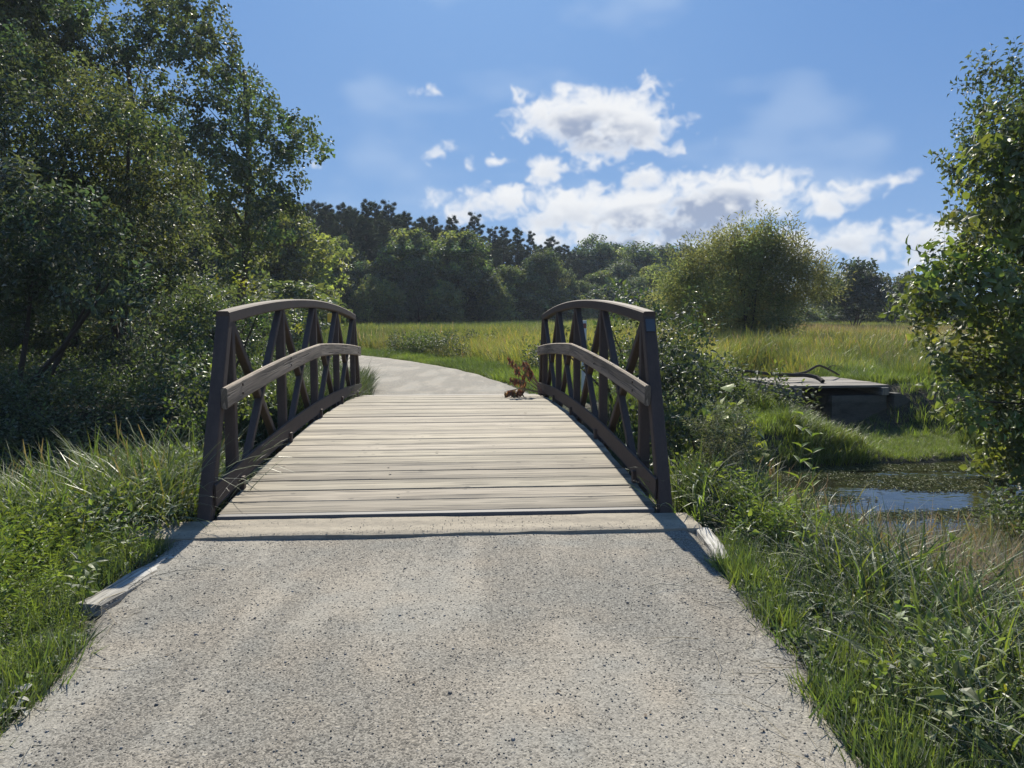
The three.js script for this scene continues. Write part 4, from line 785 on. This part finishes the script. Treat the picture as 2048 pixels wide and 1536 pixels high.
sow({ name: 'bank_grass', label: 'rough grass along the far shore right of the platform', shapes: T.meadow, n: 3500, seed: 414, at: box(8, 17, -19, -12.5), color: (x, z, r) => tone(mix(C.lime, C.deep, patch(x, z, 0.6, 12)), r, 0.25, 0.2), scale: (x, z, r) => (patch(x, z, 0.5, 18) > 0.5 ? 0.5 + r() * 0.5 : 0) });

sow({ name: 'bank_herbs', label: 'leafy herbs growing under the trees on the left bank', shapes: S.broadForb, material: M.leaf, n: 5200, seed: 415, category: 'herbs', at: box(-16, -4.6, -30, -10.6), color: (x, z, r) => tone(mix(C.grass, C.deep, patch(x, z, 0.9, 2)), r, 0.3, 0.2), scale: (x, z, r) => 0.7 + r() * 0.9, lean: 0.4 });
sow({ name: 'bank_herbs', label: 'leafy herbs overhanging the water on the far left bank', shapes: S.broadForb, material: M.leaf, n: 3200, seed: 416, category: 'herbs', high: -0.05, at: box(-14, -2.4, -12.6, -10.2), color: (x, z, r) => tone(mix(C.grass, C.deep, patch(x, z, 0.9, 2)), r, 0.3, 0.2), scale: (x, z, r) => 0.6 + r() * 0.7, lean: 0.6 });
// near left verge
sow({ name: 'feathery_herbs', label: 'feathery lime green herbs carpeting the left verge', shapes: S.forb, n: 4200, seed: 421, category: 'herbs', at: box(-6.2, -1.9, -5.2, -1.6), color: (x, z, r) => tone(mix(C.lime, C.grass, smooth(0.45, 0.7, patch(x, z, 0.9, 4))), r, 0.25, 0.2), scale: (x, z, r) => lerp(0.35, 1, smooth(0.1, 0.9, offPath(x, z))) * (0.55 + r() * 0.6), lean: 0.5, gap: 0.06 });
sow({ name: 'left_verge_grass', label: 'long fresh grass on the left verge by the sill', shapes: T.mid, n: 3800, seed: 422, at: box(-6.5, -1.95, -8.6, -1.6), color: (x, z, r) => tone(mix(C.lime, C.grass, patch(x, z, 0.8, 14) * 1.3), r, 0.25, 0.2), scale: (x, z, r) => lerp(0.3, 1, smooth(0.05, 0.8, offPath(x, z))) * (0.5 + r() * 0.8) * (z < -4.8 ? 1.25 : 0.8), lean: 0.4, gap: 0.03 });
sow({ name: 'left_bank_herbs', label: 'leafy herbs crowding the left bank beside the truss', shapes: S.broadForb, material: M.leaf, n: 1700, seed: 423, category: 'herbs', at: box(-7.5, -2.3, -8.4, -4.6), color: (x, z, r) => tone(mix(C.grass, C.lime, patch(x, z, 1.1, 22)), r, 0.25, 0.2), scale: (x, z, r) => 0.5 + r() * 0.5, lean: 0.45 });
sow({ name: 'left_bank_grass', label: 'tall grass standing beside the foot of the left truss', shapes: T.long, n: 900, seed: 424, at: box(-5, -2.4, -8.6, -5.3), color: (x, z, r) => tone(C.grass, r, 0.3, 0.3), scale: (x, z, r) => 0.8 + r() * 0.55, lean: 0.25 });
sow({ name: 'seeding_grass', label: 'brown seeding grass stems leaning over the left bank', shapes: T.seed, n: 150, seed: 425, at: box(-7.5, -2.8, -8.6, -5.6), color: (x, z, r) => tone(mix(C.brown, C.grass, 0.4), r, 0.3, 0.2), scale: (x, z, r) => 0.6 + r() * 0.4, lean: 0.5 });
sow({ name: 'ground_leaves', label: 'small round leaved ground plants along the edges of the path', shapes: S.clover, material: M.leaf, n: 2600, seed: 426, category: 'herbs', at: (r) => { const z = -1.6 - r() * 3.6, s = r() < 0.5; return [s ? leftEdge(z) - r() * 0.55 : rightEdge(z) + r() * 0.55, z]; }, color: (x, z, r) => tone(mix(C.grass, C.deep, r()), r, 0.25, 0.2), scale: (x, z, r) => (patch(x, z, 2.2, 15) > 0.5 ? 0.6 + r() * 0.9 : 0), lean: 0.4, gap: -0.03 });
sow({ name: 'edge_grass', label: 'short grass creeping over the edges of the gravel path', shapes: T.lawn, n: 3400, seed: 427, at: (r) => { const z = -1.6 - r() * 3.6, s = r() < 0.5; return [s ? leftEdge(z) - r() * r() * 0.7 : rightEdge(z) + r() * r() * 0.7, z]; }, color: (x, z, r) => tone(mix(C.lime, C.deep, r()), r, 0.25, 0.2), scale: (x, z, r) => (patch(x, z, 1.6, 25) > 0.4 ? 0.4 + r() * 0.8 : 0), lean: 0.6, gap: -0.04 });
// near right verge
sow({ name: 'arching_grass', label: 'long arching green grass blades on the right verge', shapes: T.long, n: 1700, seed: 431, at: box(1.2, 5.4, -6.2, -1.5), color: (x, z, r) => tone(r() < 0.2 ? C.lime : mix(C.grass, C.deep, patch(x, z, 0.8, 24) * 1.2), r, 0.28, 0.2), scale: (x, z, r) => lerp(0.25, 1, smooth(0.02, 0.7, offPath(x, z))) * (0.45 + r() * 0.6), lean: 0.55, gap: 0.02 });
sow({ name: 'right_verge_grass', label: 'dense mid height grass on the right verge', shapes: T.mid, n: 2900, seed: 432, at: box(1.2, 6.5, -8.8, -1.5), color: (x, z, r) => tone(r() < 0.25 ? C.lime : mix(C.grass, C.deep, patch(x, z, 0.7, 44) * 1.1), r, 0.28, 0.2), scale: (x, z, r) => lerp(0.3, 1, smooth(0.02, 0.7, offPath(x, z))) * (0.45 + r() * 0.6) * lerp(1, 0.3, smooth(-6.3, -8, z) * (1 - smooth(4.6, 5.6, x))), lean: 0.45, gap: 0.02 });
sow({ name: 'seeding_grass', label: 'reddish brown seeding grass between the path and the water', shapes: T.seed, n: 900, seed: 433, at: box(1.9, 6.4, -8.7, -4.6), color: (x, z, r) => tone(mix(C.brown, C.grass, r() * 0.7), r, 0.25, 0.2), scale: (x, z, r) => (0.4 + r() * 0.45) * lerp(0.6, 1, smooth(0.2, 1.2, offPath(x, z))) * lerp(1, 0.5, smooth(-6.2, -8, z)), lean: 0.3 });
sow({ name: 'right_bank_herbs', label: 'dark leafy herbs spreading over the right bank', shapes: S.broadForb, material: M.leaf, n: 1900, seed: 434, category: 'herbs', at: box(3.2, 8.5, -9.2, -4.6), color: (x, z, r) => tone(mix(C.deep, C.grass, patch(x, z, 1.1, 52)), r, 0.25, 0.2), scale: (x, z, r) => (x > 5.0 ? 0.6 + r() * 0.6 : r() < 0.35 ? (0.4 + r() * 0.4) * lerp(1, 0.5, smooth(-6.5, -8, z)) : 0), lean: 0.5 });
sow({ name: 'feathery_herbs', label: 'feathery lime green herbs beside the right end of the sill', shapes: S.forb, n: 420, seed: 435, category: 'herbs', at: box(1.6, 2.7, -7.2, -5.0), color: (x, z, r) => tone(C.lime, r, 0.25, 0.2), scale: (x, z, r) => 0.45 + r() * 0.6, lean: 0.4 });
sow({ name: 'broadleaf_weeds', label: 'small broad leaved weeds mixed into the grass along both verges', shapes: S.shrub, material: M.leaf, n: 900, seed: 437, category: 'weeds', at: (r) => { const z = -1.6 - r() * 5, s = r() < 0.4; return [s ? leftEdge(z) - 0.1 - r() * 2.2 : rightEdge(z) + 0.1 + r() * 2.2, z]; }, color: (x, z, r) => tone(mix(C.lime, C.grass, r()), r, 0.25, 0.2), scale: (x, z, r) => (patch(x, z, 1.1, 35) > 0.5 ? 0.35 + r() * 0.5 : 0), lean: 0.6, gap: 0.06 });
sow({ name: 'fallen_straw', label: 'flattened dry straw lying on the right bank', shapes: T.straw, material: M.dry, n: 420, seed: 436, category: 'straw', at: box(2.55, 3.9, -5.2, -3.9), color: (x, z, r) => tone(C.straw, r, 0.25, 0.1), scale: (x, z, r) => V(0.9, 0.35 + r() * 0.2, 0.9).multiplyScalar(0.9 + r() * 0.5), lean: 0.9 });

// single plants that stand out
function stemPlant({ name, label, category, x, z, height, seed, tint, leafLen, leafWid, pairs, lobed }) {
  const r = rng(seed), b = groundAt(x, z), g = group(name, b.x, b.y, b.z, r() * 6), f = new Faces(), stem = new Faces(), at = (t) => V(Math.sin(t * 2) * 0.04, t * height, Math.sin(t * 3) * 0.03);
  tag(g, label, category);
  for (let i = 0; i < 6; i++) stick(stem, at(i / 6), at((i + 1) / 6), 0.006 * (1.3 - i / 6), 0.006 * (1.15 - i / 6), [0.7, 0.8, 0.8]);
  for (let i = 0; i < pairs; i++) {
    const t = lobed ? lerp(0.5, 1, r()) : lerp(0.35, 1, i / (pairs - 1)), a = i * 1.57 + r() * 0.4;
    for (const s of lobed ? [r() * 6, r() * 6 + 2] : [0, Math.PI]) { const off = lobed ? randomDir(r).multiplyScalar(0.03 + r() * 0.16) : V(0, 0, 0), d = V(Math.cos(a + s), 0.45 + r() * 0.3, Math.sin(a + s)).normalize(), k = 0.7 + 0.5 * r(); if (lobed) stick(stem, at(t), at(t).add(off), 0.002, 0.0015, [0.7, 0.8, 0.6]); leaf(f, at(t).add(off), lobed ? d.setY(-0.2 - r() * 0.7).normalize() : d, V(-d.x * 0.4, 1, -d.z * 0.4).add(randomDir(r).multiplyScalar(lobed ? 0.8 : 0.2)), leafLen * k, leafWid * k, vary(r, 0.2, 0.2), true, 0.2, 0.15); }
  }
  const m = M.leaf.clone(); m.color = rgb(...tint);
  mesh('stem', stem.build(), m, g);
  mesh('leaves', f.build(), m, g).userData.kind = 'stuff';
}
stemPlant({ name: 'milkweed_plant', label: 'upright plant with paired pointed leaves in front of the water', category: 'plant', x: 2.92, z: -7.7, height: 1.25, seed: 501, tint: C.lime, leafLen: 0.17, leafWid: 0.06, pairs: 6 });
stemPlant({ name: 'milkweed_plant', label: 'second paired leaf plant just beside the taller one by the water', category: 'plant', x: 3.15, z: -7.9, height: 1.1, seed: 502, tint: C.lime, leafLen: 0.15, leafWid: 0.055, pairs: 5 });
stemPlant({ name: 'grape_vine', label: 'sunlit yellow green vine leaves standing beside the dark shrub', category: 'vine', x: 1.95, z: -7.0, height: 0.95, seed: 503, tint: [0.20, 0.27, 0.025], leafLen: 0.12, leafWid: 0.12, pairs: 12, lobed: true });
stemPlant({ name: 'grape_vine', label: 'yellow green vine trailing over the bank beside the dark shrub', category: 'vine', x: 2.25, z: -7.15, height: 0.8, seed: 504, tint: [0.19, 0.25, 0.03], leafLen: 0.10, leafWid: 0.10, pairs: 10, lobed: true });
woody({ name: 'mugwort_plant', label: 'grey green bushy plant at the right end of the sill', category: 'plant', x: 1.8, z: -6.5, trunk: 0.012, stems: 4, seed: 505, per: 330, sprigs: S.forb, material: M.leaf, tint: [0.085, 0.115, 0.055], size: [0.45, 0.8], up: 0.9, clumps: [[V(1.8, 0.25, -6.5), 0.13], [V(1.72, 0.45, -6.55), 0.12], [V(1.88, 0.52, -6.5), 0.11], [V(1.78, 0.05, -6.45), 0.16], [V(1.95, 0.2, -6.6), 0.12]] });
// withered brown sapling against the far end of the right truss
(() => {
  const q = fromBridge(BL - 1.25, BW / 2 - 0.13), g = group('withered_sapling', q.x, 0.09, q.z), r = rng(61), big = 1.35, f = new Faces(), st = new Faces();
  tag(g, 'withered brown leafed sapling hanging through the far end of the right truss', 'sapling');
  for (let k = 0; k < 11; k++) {
    const tip = V(-0.12 - r() * 0.35, 0.08 + r() * 0.5, (r() - 0.5) * 0.7).multiplyScalar(big), mid = tip.clone().multiplyScalar(0.5).add(V(0, 0.12, 0)), root = V(0.1, 0.1, (r() - 0.5) * 0.2);
    stick(st, root, mid, 0.008, 0.006, [0.3, 0.2, 0.15]); stick(st, mid, tip, 0.006, 0.003, [0.3, 0.2, 0.15]);
    for (let i = 0; i < 16; i++) { const p = mid.clone().lerp(tip, r()), d = V((r() - 0.5) * 0.7, -1, (r() - 0.5) * 0.7).normalize(); leaf(f, p, d, randomDir(r), 0.09 + r() * 0.07, 0.035, [0.33 * (0.6 + r() * 0.6), 0.17 * (0.6 + r() * 0.5), 0.06], true, 0.5, 0.3); }
  }
  mesh('stem', st.build(), M.dry, g); mesh('dead_leaves', f.build(), M.dry, g).userData.kind = 'stuff';
})();
// litter on the deck, loose stones on the path, weed on the water
(() => {
  const r = rng(71), curl = new Faces(); leaf(curl, V(-0.03, 0.003, 0), V(1, 0.08, 0).normalize(), V(0, 1, 0.1), 0.06, 0.03, [1, 1, 1], true, 0.15, 0.08);
  const bag = new Copies(curl.build(), M.dry);
  for (let i = 0; i < 40; i++) { const near = i < 22, u = near ? BL - 1.9 + r() * 0.7 : 0.3 + r() * (BL - 0.6), v = near ? 0.85 + r() * 0.75 : (r() < 0.6 ? (r() < 0.5 ? -1 : 1) * (1.3 + r() * 0.3) : (r() - 0.5) * 2.6), q = fromBridge(u, v); bag.put(V(q.x, rise(u) + 0.055, q.z), UPV, r() * 6.28, 0.35 + r() * 0.5, tone([0.10, 0.065, 0.035], r, 0.4)); }
  for (let i = 0; i < 70; i++) { const z = -1.7 - r() * 3.4, x = r() < 0.6 ? (r() < 0.5 ? leftEdge(z) + r() * r() * 0.9 : rightEdge(z) - r() * r() * 0.9) : lerp(leftEdge(z), rightEdge(z), r()); bag.put(V(x, pathHeight(x, z) + 0.008, z), UPV, r() * 6.28, 0.15 + r() * 0.35, tone([0.09, 0.065, 0.04], r, 0.5)); }
  tag(bag.build('leaf_litter'), 'scattered dry leaf bits on the plank deck and the gravel', 'leaves', null, 'stuff');
  const stone = new THREE.IcosahedronGeometry(1, 0), pb = new Copies(stone, M.pebble), sp = stone.attributes.position;
  for (let i = 0; i < sp.count; i++) { const k = 0.8 + 0.35 * hash2(Math.round(sp.getX(i) * 90), Math.round(sp.getY(i) * 90 + sp.getZ(i) * 37)); sp.setXYZ(i, sp.getX(i) * k, sp.getY(i) * k * 0.62, sp.getZ(i) * k); }
  stone.computeVertexNormals();
  for (let i = 0; i < 16000; i++) { const z = -1.5 - 3.85 * Math.pow(r(), 0.9), x = lerp(leftEdge(z) - 0.02, rightEdge(z) + 0.02, r()), s = 0.002 + 0.0035 * Math.pow(r(), 4), k = 0.05 + 0.22 * r(); pb.put(V(x, pathHeight(x, z) + 0.004 + s * 0.3, z), UPV, r() * 6.28, s, rgb(k * 1.06, k * 0.97, k * 0.80)); }
  for (let i = 0; i < 420; i++) { const z = -1.6 - 3.6 * r(), x = lerp(leftEdge(z), rightEdge(z), r() < 0.5 ? r() : r() < 0.5 ? r() * r() * 0.25 : 1 - r() * r() * 0.25), s = 0.005 + 0.006 * r() * r(), k = 0.09 + 0.2 * r(); pb.put(V(x, pathHeight(x, z) + 0.004 + s * 0.25, z), UPV, r() * 6.28, s, rgb(k * 1.05, k * 0.97, k * 0.84)); }
  for (let i = 0; i < 1500; i++) { const q = fromBridge(-0.43 + Math.pow(r(), 1.6) * 0.4, lerp(-2.0, 1.75, r())), s = 0.0018 + 0.003 * Math.pow(r(), 3), k = 0.08 + 0.2 * r(); pb.put(V(q.x, 0.034 + s * 0.3, q.z), UPV, r() * 6.28, s, rgb(k * 1.06, k * 0.97, k * 0.82)); }
  const stalk = new Faces(); stick(stalk, V(0, 0, 0), V(0.03, 0.12, 0), 0.0016, 0.0013, [1, 1, 1]); stick(stalk, V(0.03, 0.12, 0), V(0.0, 0.25, 0.02), 0.0013, 0.0008, [1, 1, 1]);
  const sb = new Copies(stalk.build(), M.dry);
  for (let i = 0; i < 190; i++) { const z = -1.7 - r() * 3.4, right = r() < 0.75, x = right ? rightEdge(z) + 0.05 - r() * r() * 0.6 : leftEdge(z) - 0.05 + r() * r() * 0.4, a = r() * 6.28; sb.put(V(x, pathHeight(x, z) + 0.009, z), V(Math.cos(a), 0.02, Math.sin(a)).normalize(), r() * 6.28, 0.4 + r() * 0.9, tone([0.24, 0.20, 0.12], r, 0.4)); }
  tag(sb.build('fallen_stems'), 'thin dry grass stems lying on the edges of the gravel path', 'stems', null, 'stuff');
  tag(pb.build('loose_stones'), 'small loose stones scattered over the gravel path', 'stones', null, 'stuff');
  const pad = new Faces(); for (let i = 0; i < 14; i++) { const a = r() * 6.28, d = Math.sqrt(r()) * 0.16; leaf(pad, V(Math.cos(a) * d, 0.006 + r() * 0.012, Math.sin(a) * d), V(Math.cos(a * 3), 0.05, Math.sin(a * 3)).normalize(), V((r() - 0.5) * 0.3, 1, (r() - 0.5) * 0.3), 0.07, 0.012, vary(r, 0.3, 0.2), false, 0.1, 0.05); }
  const wb = new Copies(pad.build(), M.weed);
  for (let i = 0; i < 5000; i++) { const x = lerp(2.2, 9, r()), z = lerp(-12.6, -9.2, r()), p = patch(x * 0.6, z * 2.2, 0.8, 63), far = smooth(-10.3, -11.4, z); if (ground(x, z) > WATER || p < lerp(0.68, 0.47, far)) continue; wb.put(V(x, WATER, z), UPV, r() * 6.28, 0.6 + r() * 0.8, tone([0.075, 0.105, 0.035], r, 0.3, 0.2)); }
  tag(wb.build('water_weed'), 'trailing green weed floating near the far shore of the stream', 'weed', null, 'stuff');
  const dryLeaf = new Copies(curl.build(), M.dry);
  for (let i = 0; i < 44; i++) { const p = onLevel(r() * 70 - 15, 1370 + r() * 70, 0.03); dryLeaf.put(p, V((r() - 0.5), 1, (r() - 0.5)).normalize(), r() * 6.28, 0.4 + r() * 0.6, tone([0.30, 0.29, 0.23], r, 0.3)); }
  tag(dryLeaf.build('dried_leaves'), 'little heap of pale dried leaves at the left edge of the path', 'leaves', null, 'stuff');
})();

scene.traverse((o) => { if (o.isMesh) o.castShadow = o.receiveShadow = true; });
renderer.render(scene, camera);
